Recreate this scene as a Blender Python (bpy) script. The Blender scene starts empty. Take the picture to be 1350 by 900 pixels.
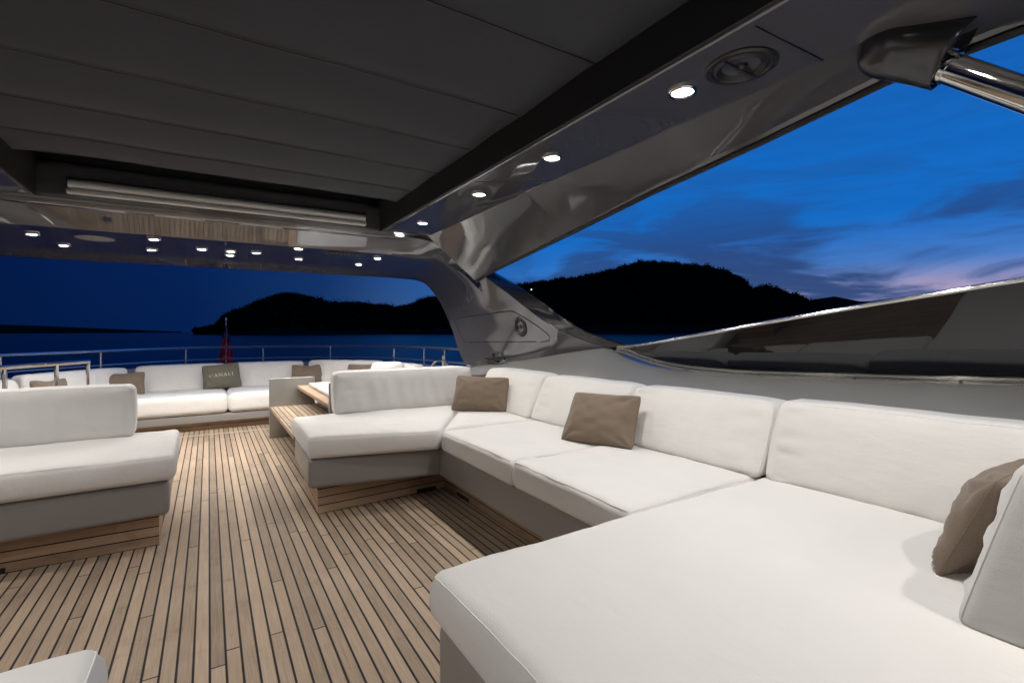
import bpy, bmesh, math, random
import numpy as np
from mathutils import Vector, Matrix, noise
from mathutils.bvhtree import BVHTree

random.seed(7)
rng = np.random.default_rng(7)
scene = bpy.context.scene
COL = scene.collection
CX = 0.2                       # the boat's centre line


# ------------------------------------------------------------------ objects
def tag(o, label=None, cat=None, group=None, kind=None):
    if label: o['label'] = label
    if cat: o['category'] = cat
    if group: o['group'] = group
    if kind: o['kind'] = kind
    return o


def thing(name, label, cat, loc=(0, 0, 0), rz=0.0, group=None):
    o = bpy.data.objects.new(name, None)
    o.empty_display_size = 0.1
    COL.objects.link(o)
    o.location = loc
    o.rotation_euler = (0, 0, rz)
    return tag(o, label, cat, group)


class MB:
    """collects vertices and faces for one mesh object"""
    def __init__(self):
        self.v = []; self.f = []

    def add(self, v, f):
        n = len(self.v)
        self.v += [tuple(p) for p in v]
        self.f += [tuple(i + n for i in q) for q in f]
        return self

    def box(self, x0, x1, y0, y1, z0, z1, bev=0.0):
        return self.prism([(x0, y0), (x1, y0), (x1, y1), (x0, y1)], z0, z1, bev)

    def prism(self, pts, z0, z1, bev=0.0, seg=3):
        bm = bmesh.new()
        lo = [bm.verts.new((x, y, z0)) for x, y in pts]
        hi = [bm.verts.new((x, y, z1)) for x, y in pts]
        n = len(pts)
        bm.faces.new(lo[::-1]); bm.faces.new(hi)
        for i in range(n):
            bm.faces.new((lo[i], lo[(i + 1) % n], hi[(i + 1) % n], hi[i]))
        bmesh.ops.recalc_face_normals(bm, faces=bm.faces)
        if bev > 0:
            bmesh.ops.bevel(bm, geom=list(bm.edges), offset=bev, segments=seg, profile=.5, affect='EDGES')
        bm.verts.index_update()
        self.add([v.co.copy() for v in bm.verts], [[v.index for v in f.verts] for f in bm.faces])
        bm.free()
        return self

    def tube(self, path, r, n=10, cap=True, closed=False):
        P = [Vector(p) for p in path]
        R = r if isinstance(r, (list, tuple)) else [r] * len(P)
        vs = []; fs = []
        m = len(P)
        up = Vector((0, 0, 1))
        prev = None
        for i, p in enumerate(P):
            if closed:
                t = P[(i + 1) % m] - P[i - 1]
            else:
                t = P[min(i + 1, m - 1)] - P[max(i - 1, 0)]
            t.normalize()
            if prev is None:
                a = up if abs(t.z) < .9 else Vector((1, 0, 0))
                x = t.cross(a).normalized()
            else:
                x = (prev - t * prev.dot(t)).normalized()
            prev = x
            y = t.cross(x)
            for k in range(n):
                a = 2 * math.pi * k / n
                vs.append(p + (x * math.cos(a) + y * math.sin(a)) * R[i])
        for i in range(m if closed else m - 1):
            j = (i + 1) % m
            for k in range(n):
                fs.append((i * n + k, i * n + (k + 1) % n, j * n + (k + 1) % n, j * n + k))
        if cap and not closed:
            fs.append(tuple(range(n))[::-1]); fs.append(tuple((m - 1) * n + k for k in range(n)))
        return self.add(vs, fs)

    def grid(self, rows, closed=False):
        n = len(rows); m = len(rows[0])
        vs = [p for r in rows for p in r]
        fs = []
        for i in range(n - 1):
            for j in range(m if closed else m - 1):
                k = (j + 1) % m
                fs.append((i * m + j, i * m + k, (i + 1) * m + k, (i + 1) * m + j))
        return self.add(vs, fs)

    def lathe(self, prof, n=32, c=(0, 0, 0), axis='Z'):
        rows = []
        for r, h in prof:
            row = []
            for k in range(n):
                a = 2 * math.pi * k / n
                row.append((c[0] + r * math.cos(a), c[1] + r * math.sin(a), c[2] + h))
            rows.append(row)
        return self.grid(rows, closed=True)

    def build(self, name, mat, parent=None, smooth=35, recalc=True, mirror=False):
        me = bpy.data.meshes.new(name)
        v = self.v
        if mirror:
            v = [(2 * CX - p[0], p[1], p[2]) for p in v]
        me.from_pydata([tuple(p) for p in v], [], self.f)
        bm = bmesh.new(); bm.from_mesh(me)
        bmesh.ops.remove_doubles(bm, verts=bm.verts, dist=1e-5)
        if recalc:
            bmesh.ops.recalc_face_normals(bm, faces=bm.faces)
        if smooth:
            for f in bm.faces: f.smooth = True
            lim = math.radians(smooth)
            for e in bm.edges:
                if len(e.link_faces) == 2 and e.calc_face_angle(0) > lim:
                    e.smooth = False
        bm.to_mesh(me); bm.free()
        me.update()
        o = bpy.data.objects.new(name, me)
        COL.objects.link(o)
        if mat: me.materials.append(mat)
        if parent: o.parent = parent
        return o


def catmull(pts, per):
    P = [Vector(p) for p in pts]
    out = []
    for i in range(len(P) - 1):
        p0 = P[max(i - 1, 0)]; p1 = P[i]; p2 = P[i + 1]; p3 = P[min(i + 2, len(P) - 1)]
        for k in range(per):
            t = k / per
            out.append(.5 * ((2 * p1) + (p2 - p0) * t + (2 * p0 - 5 * p1 + 4 * p2 - p3) * t * t + (3 * p1 - p0 - 3 * p2 + p3) * t ** 3))
    out.append(P[-1])
    return out


def interp(tab, y):
    """smooth monotone table lookup; rows are (y, a, b, ...)"""
    if y <= tab[0][0]: return tab[0][1:]
    for a, b in zip(tab, tab[1:]):
        if y <= b[0]:
            t = (y - a[0]) / (b[0] - a[0])
            return tuple(p + (q - p) * t for p, q in zip(a[1:], b[1:]))
    return tab[-1][1:]


def shell(rows, t):
    """closed shell: the grid 'rows' plus a copy moved by t along the outward normals"""
    n = len(rows); m = len(rows[0])
    R = [[Vector(p) for p in r] for r in rows]
    out = []
    for i in range(n):
        row = []
        for j in range(m):
            du = R[min(i + 1, n - 1)][j] - R[max(i - 1, 0)][j]
            dv = R[i][min(j + 1, m - 1)] - R[i][max(j - 1, 0)]
            nn = du.cross(dv).normalized()
            row.append(R[i][j] + nn * t)
        out.append(row)
    vs = [p for r in R for p in r] + [p for r in out for p in r]
    N = n * m
    fs = []
    for i in range(n - 1):
        for j in range(m - 1):
            a, b, c, d = i * m + j, i * m + j + 1, (i + 1) * m + j + 1, (i + 1) * m + j
            fs.append((a, b, c, d)); fs.append((N + d, N + c, N + b, N + a))
    rim = [j for j in range(m)] + [i * m + m - 1 for i in range(1, n)] + [(n - 1) * m + j for j in range(m - 2, -1, -1)] + [i * m for i in range(n - 2, 0, -1)]
    for a, b in zip(rim, rim[1:] + rim[:1]):
        fs.append((a, N + a, N + b, b))
    return vs, fs


# ------------------------------------------------------------------ materials
def new_mat(name):
    m = bpy.data.materials.new(name); m.use_nodes = True
    nt = m.node_tree
    return m, nt, nt.nodes['Principled BSDF']


def nd(nt, t, **kw):
    n = nt.nodes.new(t)
    for k, v in kw.items(): setattr(n, k, v)
    return n


def mth(nt, op, a, b=None, c=None):
    n = nd(nt, 'ShaderNodeMath', operation=op)
    for i, x in enumerate((a, b, c)):
        if x is None: continue
        if isinstance(x, (int, float)): n.inputs[i].default_value = x
        else: nt.links.new(x, n.inputs[i])
    return n.outputs[0]


def paint(name, col, rough, metal=0.0, coat=0.0, bump=None, spec=.5, vary=0.0):
    m, nt, b = new_mat(name)
    b.inputs['Base Color'].default_value = (*col, 1)
    b.inputs['Roughness'].default_value = rough
    b.inputs['Metallic'].default_value = metal
    b.inputs['Coat Weight'].default_value = coat
    b.inputs['Coat Roughness'].default_value = .01
    b.inputs['Specular IOR Level'].default_value = spec
    tc = nd(nt, 'ShaderNodeTexCoord')
    if bump:
        sc, st, dist = bump
        nz = nd(nt, 'ShaderNodeTexNoise'); nz.inputs['Scale'].default_value = sc; nz.inputs['Detail'].default_value = 2
        nt.links.new(tc.outputs['Object'], nz.inputs['Vector'])
        bp = nd(nt, 'ShaderNodeBump'); bp.inputs['Strength'].default_value = st; bp.inputs['Distance'].default_value = dist
        nt.links.new(nz.outputs['Fac'], bp.inputs['Height'])
        nt.links.new(bp.outputs['Normal'], b.inputs['Normal'])
        if coat: nt.links.new(bp.outputs['Normal'], b.inputs['Coat Normal'])
    if vary:
        nz = nd(nt, 'ShaderNodeTexNoise'); nz.inputs['Scale'].default_value = 9; nz.inputs['Detail'].default_value = 5
        nt.links.new(tc.outputs['Object'], nz.inputs['Vector'])
        r = mth(nt, 'MULTIPLY_ADD', nz.outputs['Fac'], vary * 2, rough - vary)
        nt.links.new(r, b.inputs['Roughness'])
    return m


def fabric(name, col, weave=330., bump=.32, vary=.06, sheen=.25, heather=0.0):
    m, nt, b = new_mat(name)
    tc = nd(nt, 'ShaderNodeTexCoord')
    nz = nd(nt, 'ShaderNodeTexNoise'); nz.inputs['Scale'].default_value = 2.3; nz.inputs['Detail'].default_value = 6
    nt.links.new(tc.outputs['Object'], nz.inputs['Vector'])
    wv = nd(nt, 'ShaderNodeTexNoise'); wv.inputs['Scale'].default_value = weave; wv.inputs['Detail'].default_value = 1
    nt.links.new(tc.outputs['Object'], wv.inputs['Vector'])
    f = mth(nt, 'MULTIPLY_ADD', nz.outputs['Fac'], vary * 2, 1 - vary)
    if heather:
        h = nd(nt, 'ShaderNodeTexNoise'); h.inputs['Scale'].default_value = 260; h.inputs['Detail'].default_value = 3
        nt.links.new(tc.outputs['Object'], h.inputs['Vector'])
        f = mth(nt, 'MULTIPLY', f, mth(nt, 'MULTIPLY_ADD', h.outputs['Fac'], heather * 2, 1 - heather))
    mx = nd(nt, 'ShaderNodeVectorMath', operation='SCALE'); mx.inputs[0].default_value = col
    nt.links.new(f, mx.inputs['Scale'])
    nt.links.new(mx.outputs[0], b.inputs['Base Color'])
    b.inputs['Roughness'].default_value = .85
    b.inputs['Specular IOR Level'].default_value = .25
    b.inputs['Sheen Weight'].default_value = sheen
    b.inputs['Sheen Roughness'].default_value = .4
    sm = nd(nt, 'ShaderNodeTexNoise'); sm.inputs['Scale'].default_value = 14; sm.inputs['Detail'].default_value = 4
    smp = nd(nt, 'ShaderNodeMapping'); smp.inputs['Rotation'].default_value = (.5, .4, .7); smp.inputs['Scale'].default_value = (1.0, .35, 1.0)
    nt.links.new(tc.outputs['Object'], smp.inputs[0]); nt.links.new(smp.outputs[0], sm.inputs['Vector'])
    b1 = nd(nt, 'ShaderNodeBump'); b1.inputs['Strength'].default_value = .16; b1.inputs['Distance'].default_value = .02
    nt.links.new(sm.outputs['Fac'], b1.inputs['Height'])
    bp = nd(nt, 'ShaderNodeBump'); bp.inputs['Strength'].default_value = bump; bp.inputs['Distance'].default_value = .002
    nt.links.new(wv.outputs['Fac'], bp.inputs['Height'])
    wv.inputs['Detail'].default_value = 3
    nt.links.new(b1.outputs['Normal'], bp.inputs['Normal'])
    nt.links.new(bp.outputs['Normal'], b.inputs['Normal'])
    return m


def teak(name, across, along, pitch=.0524, seam=.0082, origin=0.0, joints=True, base=(.365, .268, .186)):
    """planked teak: 'across' / 'along' are axis letters; black caulked seams"""
    m, nt, b = new_mat(name)
    tc = nd(nt, 'ShaderNodeTexCoord')
    sx = nd(nt, 'ShaderNodeSeparateXYZ'); nt.links.new(tc.outputs['Object'], sx.inputs[0])
    A = sx.outputs[across]; L = sx.outputs[along]
    s = mth(nt, 'DIVIDE', mth(nt, 'SUBTRACT', A, origin), pitch)
    idx = mth(nt, 'FLOOR', s)
    fr = mth(nt, 'FRACT', s)
    e = mth(nt, 'MINIMUM', fr, mth(nt, 'SUBTRACT', 1.0, fr))          # 0 at the seam
    sm = nd(nt, 'ShaderNodeMapRange'); sm.inputs['From Min'].default_value = seam / pitch / 2 * .75; sm.inputs['From Max'].default_value = seam / pitch / 2 * 1.25
    nt.links.new(e, sm.inputs['Value'])
    wn = nd(nt, 'ShaderNodeTexWhiteNoise', noise_dimensions='1D'); nt.links.new(idx, wn.inputs['W'])
    LEN = 2.3
    l2 = mth(nt, 'ADD', mth(nt, 'DIVIDE', L, LEN), mth(nt, 'MULTIPLY', wn.outputs['Value'], 7.0))
    lid = mth(nt, 'FLOOR', l2); lf = mth(nt, 'FRACT', l2)
    le = mth(nt, 'MINIMUM', lf, mth(nt, 'SUBTRACT', 1.0, lf))
    jm = nd(nt, 'ShaderNodeMapRange'); jm.inputs['From Min'].default_value = .0022 / LEN; jm.inputs['From Max'].default_value = .0042 / LEN
    nt.links.new(le, jm.inputs['Value'])
    wood = mth(nt, 'MULTIPLY', sm.outputs[0], jm.outputs[0]) if joints else sm.outputs[0]
    # one tone per plank piece
    cv = nd(nt, 'ShaderNodeCombineXYZ'); nt.links.new(idx, cv.inputs[0]); nt.links.new(lid, cv.inputs[1])
    w2 = nd(nt, 'ShaderNodeTexWhiteNoise', noise_dimensions='2D'); nt.links.new(cv.outputs[0], w2.inputs['Vector'])
    # grain, stretched along the plank and shifted per plank
    cg = nd(nt, 'ShaderNodeCombineXYZ')
    nt.links.new(mth(nt, 'MULTIPLY', A, 170.), cg.inputs[0])
    nt.links.new(mth(nt, 'ADD', mth(nt, 'MULTIPLY', L, 5.0), mth(nt, 'MULTIPLY', w2.outputs['Value'], 50.)), cg.inputs[1])
    nt.links.new(idx, cg.inputs[2])
    g = nd(nt, 'ShaderNodeTexNoise'); g.inputs['Scale'].default_value = 1; g.inputs['Detail'].default_value = 5; g.inputs['Roughness'].default_value = .65
    nt.links.new(cg.outputs[0], g.inputs['Vector'])
    big = nd(nt, 'ShaderNodeTexNoise'); big.inputs['Scale'].default_value = 1.7; big.inputs['Detail'].default_value = 5
    nt.links.new(tc.outputs['Object'], big.inputs['Vector'])
    tone = mth(nt, 'ADD', mth(nt, 'MULTIPLY_ADD', w2.outputs['Value'], .46, .77), mth(nt, 'MULTIPLY_ADD', g.outputs['Fac'], .95, -.475))
    tone = mth(nt, 'ADD', tone, mth(nt, 'MULTIPLY_ADD', big.outputs['Fac'], .55, -.275))
    # worn greyed patches and a few water marks
    st = nd(nt, 'ShaderNodeTexNoise'); st.inputs['Scale'].default_value = 5.5; st.inputs['Detail'].default_value = 8; st.inputs['Roughness'].default_value = .7
    nt.links.new(tc.outputs['Object'], st.inputs['Vector'])
    sr_ = nd(nt, 'ShaderNodeMapRange'); sr_.inputs['From Min'].default_value = .56; sr_.inputs['From Max'].default_value = .70; sr_.inputs['To Max'].default_value = .22
    nt.links.new(st.outputs['Fac'], sr_.inputs['Value'])
    tone = mth(nt, 'SUBTRACT', tone, sr_.outputs[0])
    warm = nd(nt, 'ShaderNodeMix', data_type='RGBA')
    warm.inputs[6].default_value = (*base, 1)
    warm.inputs[7].default_value = (base[0] * .93, base[1] * .98, base[2] * 1.06, 1)
    nt.links.new(big.outputs['Fac'], warm.inputs[0])
    sc = nd(nt, 'ShaderNodeVectorMath', operation='SCALE'); nt.links.new(warm.outputs[2], sc.inputs[0]); nt.links.new(tone, sc.inputs['Scale'])
    mix = nd(nt, 'ShaderNodeMix', data_type='RGBA')
    mix.inputs[6].default_value = (.007, .007, .008, 1)
    nt.links.new(wood, mix.inputs[0]); nt.links.new(sc.outputs[0], mix.inputs[7])
    nt.links.new(mix.outputs[2], b.inputs['Base Color'])
    b.inputs['Roughness'].default_value = .68
    b.inputs['Specular IOR Level'].default_value = .3
    bp = nd(nt, 'ShaderNodeBump'); bp.inputs['Strength'].default_value = .5; bp.inputs['Distance'].default_value = .0015
    hh = mth(nt, 'ADD', wood, mth(nt, 'MULTIPLY', g.outputs['Fac'], .35))
    nt.links.new(hh, bp.inputs['Height']); nt.links.new(bp.outputs['Normal'], b.inputs['Normal'])
    return m


def emitter(name, col, s):
    m, nt, b = new_mat(name)
    b.inputs['Base Color'].default_value = (.8, .8, .8, 1)
    b.inputs['Emission Color'].default_value = (*col, 1)
    b.inputs['Emission Strength'].default_value = s
    return m


M = {}
M['gloss'] = paint('gloss_grey_paint', (.083, .081, .085), .035, coat=.6, bump=(1.6, .22, .012))
M['gloss_shaded'] = paint('gloss_grey_shaded', (.028, .028, .033), .14, coat=.3, bump=(2.0, .1, .01))  # the gloss grey darkened: flange shade put into the colour, also the hatch groove
M['fairing'] = paint('fairing_black_satin', (.022, .022, .024), .22, coat=.15)
M['coaming'] = paint('satin_grey_gelcoat', (.25, .25, .24), .34)
M['fascia'] = paint('sofa_grey_paint', (.265, .252, .238), .38, coat=.1, bump=(30, .05, .002), vary=.06)
M['brushed'] = paint('brushed_grey_metal', (.36, .35, .33), .34, metal=.6, vary=.06, bump=(40, .05, .001))
M['canvas'] = fabric('dark_roof_canvas', (.045, .048, .056), weave=500, bump=.1, vary=.12, sheen=.1)
M['black'] = paint('black_lining', (.012, .012, .013), .6)
M['rubber'] = paint('black_rubber', (.01, .01, .011), .35)
M['chrome'] = paint('polished_steel', (.78, .77, .74), .06, metal=1.0, vary=.03)
M['satin_steel'] = paint('satin_steel', (.76, .74, .70), .16, metal=.88)
M['alu'] = paint('white_aluminium', (.84, .83, .80), .32, metal=.15, vary=.04)
M['white'] = fabric('cream_upholstery', (.80, .782, .752), vary=.06)
M['taupe'] = fabric('taupe_linen', (.215, .165, .122), weave=420, bump=.5, vary=.16, heather=.28)
M['olive'] = fabric('olive_felt', (.16, .15, .112), weave=500, bump=.35, vary=.08, heather=.35)
M['thread'] = fabric('pale_thread', (.62, .6, .53), vary=.05)
M['deck'] = teak('teak_deck_planks', 'X', 'Y')
M['riser_x'] = teak('teak_riser_planks', 'Z', 'X', pitch=.056, seam=.006, joints=False, base=(.40, .27, .17))
M['riser_y'] = teak('teak_riser_planks_lengthwise', 'Z', 'Y', pitch=.056, seam=.006, joints=False, base=(.40, .27, .17))
M['teak_solid'] = teak('teak_margin', 'Z', 'Y', pitch=5, seam=.001, joints=False, base=(.42, .29, .19), origin=-2)
M['hatch'] = paint('white_gelcoat', (.72, .73, .74), .25, coat=.3, vary=.05)
M['threshold'] = paint('pale_seam_strip', (.46, .38, .30), .6)
M['lens'] = emitter('lamp_lens', (1, .95, .86), 60.0)
M['shore'] = emitter('shore_lamp', (.85, .95, 1), 6.0)
M['dark_metal'] = paint('dark_speaker_metal', (.035, .034, .034), .3, metal=.3, vary=.05)
M['cone'] = paint('speaker_cone', (.012, .012, .012), .5)
M['flag_red'] = fabric('red_bunting', (.75, .025, .05), weave=300, vary=.1)
M['flag_blue'] = fabric('blue_bunting', (.03, .04, .20), weave=300, vary=.1)
M['flag_white'] = fabric('white_bunting', (.6, .6, .62), weave=300, vary=.1)


# tinted glass
def glass_mat():
    m, nt, b = new_mat('tinted_glass')
    out = nt.nodes['Material Output']
    b.inputs['Base Color'].default_value = (.006, .007, .010, 1)
    b.inputs['Roughness'].default_value = .02
    b.inputs['IOR'].default_value = 1.5
    b.inputs['Specular IOR Level'].default_value = .85
    tr = nd(nt, 'ShaderNodeBsdfTransparent'); tr.inputs[0].default_value = (.12, .14, .2, 1)
    mx = nd(nt, 'ShaderNodeMixShader'); mx.inputs[0].default_value = .75
    nt.links.new(tr.outputs[0], mx.inputs[1]); nt.links.new(b.outputs[0], mx.inputs[2])
    nt.links.new(mx.outputs[0], out.inputs['Surface'])
    return m
M['glass'] = glass_mat()


# ------------------------------------------------------------------ camera
cam = bpy.data.cameras.new('camera'); co = bpy.data.objects.new('camera', cam); COL.objects.link(co)
cam.sensor_width = 36; cam.lens = 36 * 640 / 1350
cam.shift_y = -14.2 / 1350
cam.clip_start = .02; cam.clip_end = 120000
co.location = (0, 0, 1.25)
ROLL = .0037
th = math.radians(32)
fw = Vector((math.sin(th), math.cos(th), 0)); rt = Vector((math.cos(th), -math.sin(th), 0)); up = Vector((0, 0, 1))
rx = (rt - up * ROLL).normalized(); ry = (up + rt * ROLL).normalized()
co.matrix_world = Matrix(((rx.x, ry.x, -fw.x, 0), (rx.y, ry.y, -fw.y, 0), (rx.z, ry.z, -fw.z, 1.25), (0, 0, 0, 1)))
scene.camera = co

# ------------------------------------------------------------------ sky, sea, hills
world = bpy.data.worlds.new('World'); scene.world = world; world.use_nodes = True
nt = world.node_tree; nt.nodes.clear()
wo = nd(nt, 'ShaderNodeOutputWorld'); bg = nd(nt, 'ShaderNodeBackground')
tc = nd(nt, 'ShaderNodeTexCoord')
sx = nd(nt, 'ShaderNodeSeparateXYZ'); nt.links.new(tc.outputs['Generated'], sx.inputs[0])
GL = math.radians(72)          # the afterglow lies in this direction
hl = mth(nt, 'SQRT', mth(nt, 'ADD', mth(nt, 'MULTIPLY', sx.outputs[0], sx.outputs[0]), mth(nt, 'MULTIPLY', sx.outputs[1], sx.outputs[1])))
hl = mth(nt, 'MAXIMUM', hl, .001)
t = mth(nt, 'DIVIDE', mth(nt, 'ADD', mth(nt, 'MULTIPLY', sx.outputs[0], math.sin(GL)), mth(nt, 'MULTIPLY', sx.outputs[1], math.cos(GL))), hl)
t01 = mth(nt, 'MULTIPLY_ADD', t, .5, .5)
el = mth(nt, 'MAXIMUM', sx.outputs[2], 0.0)


def ramp(nt, fac, stops, mode='EASE'):
    r = nd(nt, 'ShaderNodeValToRGB'); r.color_ramp.interpolation = mode
    e = r.color_ramp.elements
    e[0].position, e[0].color = stops[0][0], (*stops[0][1], 1)
    e[1].position, e[1].color = stops[-1][0], (*stops[-1][1], 1)
    for p, c in stops[1:-1]:
        x = e.new(p); x.color = (*c, 1)
    nt.links.new(fac, r.inputs[0])
    return r.outputs[0]


def mixc(nt, f, a, b, blend='MIX'):
    m = nd(nt, 'ShaderNodeMix', data_type='RGBA', blend_type=blend)
    for i, x in ((0, f), (6, a), (7, b)):
        if isinstance(x, (int, float)): m.inputs[i].default_value = x
        elif isinstance(x, tuple): m.inputs[i].default_value = (*x, 1)
        else: nt.links.new(x, m.inputs[i])
    return m.outputs[2]


# azimuth bands at three heights
low = ramp(nt, t01, [(0, (.0006, .004, .022)), (.5, (.0006, .009, .055)), (.64, (.001, .014, .078)), (.74, (.006, .030, .120)), (.80, (.030, .085, .235)), (.86, (.030, .13, .40)), (.93, (.075, .26, .62)), (1, (.14, .27, .56))], 'LINEAR')
mid = ramp(nt, t01, [(0, (.0006, .006, .035)), (.5, (.0006, .010, .066)), (.64, (.0009, .016, .096)), (.76, (.004, .036, .165)), (.86, (.004, .115, .46)), (.93, (.005, .15, .57)), (1, (.006, .145, .55))], 'LINEAR')
top = ramp(nt, t01, [(0, (.001, .012, .06)), (.5, (.002, .022, .11)), (.76, (.003, .045, .22)), (1, (.008, .075, .33))], 'LINEAR')
m1 = nd(nt, 'ShaderNodeMapRange', interpolation_type='SMOOTHSTEP'); m1.inputs['From Min'].default_value = .0; m1.inputs['From Max'].default_value = .20; nt.links.new(el, m1.inputs['Value'])
m2 = nd(nt, 'ShaderNodeMapRange', interpolation_type='SMOOTHSTEP'); m2.inputs['From Min'].default_value = .18; m2.inputs['From Max'].default_value = .62; nt.links.new(el, m2.inputs['Value'])
c = mixc(nt, m1.outputs[0], low, mid); c = mixc(nt, m2.outputs[0], c, top)
# clouds: stretched streaks near the glow
cm = nd(nt, 'ShaderNodeMapping'); nt.links.new(tc.outputs['Generated'], cm.inputs[0])
cm.inputs['Rotation'].default_value = (math.radians(4), math.radians(-6), math.radians(20)); cm.inputs['Scale'].default_value = (2.5, 2.5, 11.5)
cn = nd(nt, 'ShaderNodeTexNoise'); cn.inputs['Scale'].default_value = 1.35; cn.inputs['Detail'].default_value = 7; cn.inputs['Roughness'].default_value = .52; cn.inputs['Distortion'].default_value = .7
nt.links.new(cm.outputs[0], cn.inputs['Vector'])
cf = nd(nt, 'ShaderNodeMapRange', interpolation_type='SMOOTHSTEP'); cf.inputs['From Min'].default_value = .40; cf.inputs['From Max'].default_value = .57; nt.links.new(cn.outputs['Fac'], cf.inputs['Value'])
lowband = nd(nt, 'ShaderNodeMapRange', interpolation_type='SMOOTHSTEP'); lowband.inputs['From Min'].default_value = .36; lowband.inputs['From Max'].default_value = .10; nt.links.new(el, lowband.inputs['Value'])
azb = nd(nt, 'ShaderNodeMapRange', interpolation_type='SMOOTHSTEP'); azb.inputs['From Min'].default_value = .80; azb.inputs['From Max'].default_value = .96; nt.links.new(t01, azb.inputs['Value'])
cloud = mth(nt, 'MULTIPLY', mth(nt, 'MULTIPLY', cf.outputs[0], lowband.outputs[0]), azb.outputs[0])
cloud = mth(nt, 'MULTIPLY', cloud, .85)
# pink under-glow very low, towards the afterglow
pk = nd(nt, 'ShaderNodeMapRange', interpolation_type='SMOOTHSTEP'); pk.inputs['From Min'].default_value = .115; pk.inputs['From Max'].default_value = .05; nt.links.new(el, pk.inputs['Value'])
pa = nd(nt, 'ShaderNodeMapRange', interpolation_type='SMOOTHSTEP'); pa.inputs['From Min'].default_value = .94; pa.inputs['From Max'].default_value = .999; nt.links.new(t01, pa.inputs['Value'])
pn = nd(nt, 'ShaderNodeMapRange', interpolation_type='SMOOTHSTEP'); pn.inputs['From Min'].default_value = .62; pn.inputs['From Max'].default_value = .36; nt.links.new(cn.outputs['Fac'], pn.inputs['Value'])
pf = mth(nt, 'MULTIPLY', mth(nt, 'MULTIPLY', pk.outputs[0], pa.outputs[0]), pn.outputs[0])
c = mixc(nt, pf, c, (.46, .34, .48))
# fine brighter and darker streaks through the whole afterglow side
c2m = nd(nt, 'ShaderNodeMapping'); nt.links.new(tc.outputs['Generated'], c2m.inputs[0])
c2m.inputs['Rotation'].default_value = (math.radians(-5), math.radians(9), 1.1); c2m.inputs['Scale'].default_value = (3.2, 3.2, 22)
c2 = nd(nt, 'ShaderNodeTexNoise'); c2.inputs['Scale'].default_value = 2.1; c2.inputs['Detail'].default_value = 6; c2.inputs['Roughness'].default_value = .55; c2.inputs['Distortion'].default_value = 1.0
nt.links.new(c2m.outputs[0], c2.inputs['Vector'])
stv = mth(nt, 'MULTIPLY_ADD', c2.outputs['Fac'], .9, .55)
sv = nd(nt, 'ShaderNodeVectorMath', operation='SCALE'); nt.links.new(c, sv.inputs[0]); nt.links.new(stv, sv.inputs['Scale'])
c = mixc(nt, mth(nt, 'MULTIPLY', azb.outputs[0], .36), c, sv.outputs[0])
c = mixc(nt, cloud, c, (.020, .045, .15))
bg.inputs['Strength'].default_value = 1.0
nt.links.new(c, bg.inputs['Color'])
sk = nd(nt, 'ShaderNodeTexSky', sky_type='NISHITA'); sk.sun_disc = False; sk.sun_elevation = math.radians(-4); sk.sun_rotation = GL
bg2 = nd(nt, 'ShaderNodeBackground'); bg2.inputs['Strength'].default_value = .015; nt.links.new(sk.outputs[0], bg2.inputs['Color'])
ad = nd(nt, 'ShaderNodeAddShader'); nt.links.new(bg.outputs[0], ad.inputs[0]); nt.links.new(bg2.outputs[0], ad.inputs[1])
nt.links.new(ad.outputs[0], wo.inputs['Surface'])

SEA = -6.0


def sea_mat():
    m, nt, b = new_mat('dusk_water')
    b.inputs['Base Color'].default_value = (.0009, .013, .050, 1)
    b.inputs['Roughness'].default_value = .16
    b.inputs['IOR'].default_value = 1.33
    tc = nd(nt, 'ShaderNodeTexCoord')
    nz = nd(nt, 'ShaderNodeTexNoise'); nz.inputs['Scale'].default_value = .22; nz.inputs['Detail'].default_value = 5; nz.inputs['Roughness'].default_value = .6
    mp = nd(nt, 'ShaderNodeMapping'); mp.inputs['Scale'].default_value = (1, 1.7, 1); mp.inputs['Rotation'].default_value = (0, 0, .5)
    nt.links.new(tc.outputs['Object'], mp.inputs[0]); nt.links.new(mp.outputs[0], nz.inputs['Vector'])
    bp = nd(nt, 'ShaderNodeBump'); bp.inputs['Strength'].default_value = .8; bp.inputs['Distance'].default_value = .7
    nt.links.new(nz.outputs['Fac'], bp.inputs['Height']); nt.links.new(bp.outputs['Normal'], b.inputs['Normal'])
    return m


mb = MB()
rows = []
for r in (0, 30, 120, 500, 2000, 8000, 30000, 60000):
    rows.append([(max(r, .01) * math.cos(a * math.pi / 24), max(r, .01) * math.sin(a * math.pi / 24), SEA) for a in range(48)])
mb.grid(rows, closed=True)
tag(mb.build('sea', sea_mat(), smooth=0, recalc=False), kind='structure')


def ground_mat():
    m, nt, b = new_mat('hill_ground')
    b.inputs['Base Color'].default_value = (.03, .035, .022, 1); b.inputs['Roughness'].default_value = 1; b.inputs['Specular IOR Level'].default_value = 0
    return m


def wood_mat():
    m, nt, b = new_mat('forest_foliage')
    tc = nd(nt, 'ShaderNodeTexCoord'); nz = nd(nt, 'ShaderNodeTexNoise'); nz.inputs['Scale'].default_value = .03; nz.inputs['Detail'].default_value = 4
    nt.links.new(tc.outputs['Object'], nz.inputs['Vector'])
    c = ramp(nt, nz.outputs['Fac'], [(.3, (.014, .02, .011)), (.7, (.03, .04, .02))], 'LINEAR')
    nt.links.new(c, b.inputs['Base Color']); b.inputs['Roughness'].default_value = 1; b.inputs['Specular IOR Level'].default_value = 0
    return m


M['ground'] = ground_mat(); M['wood'] = wood_mat()

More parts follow.
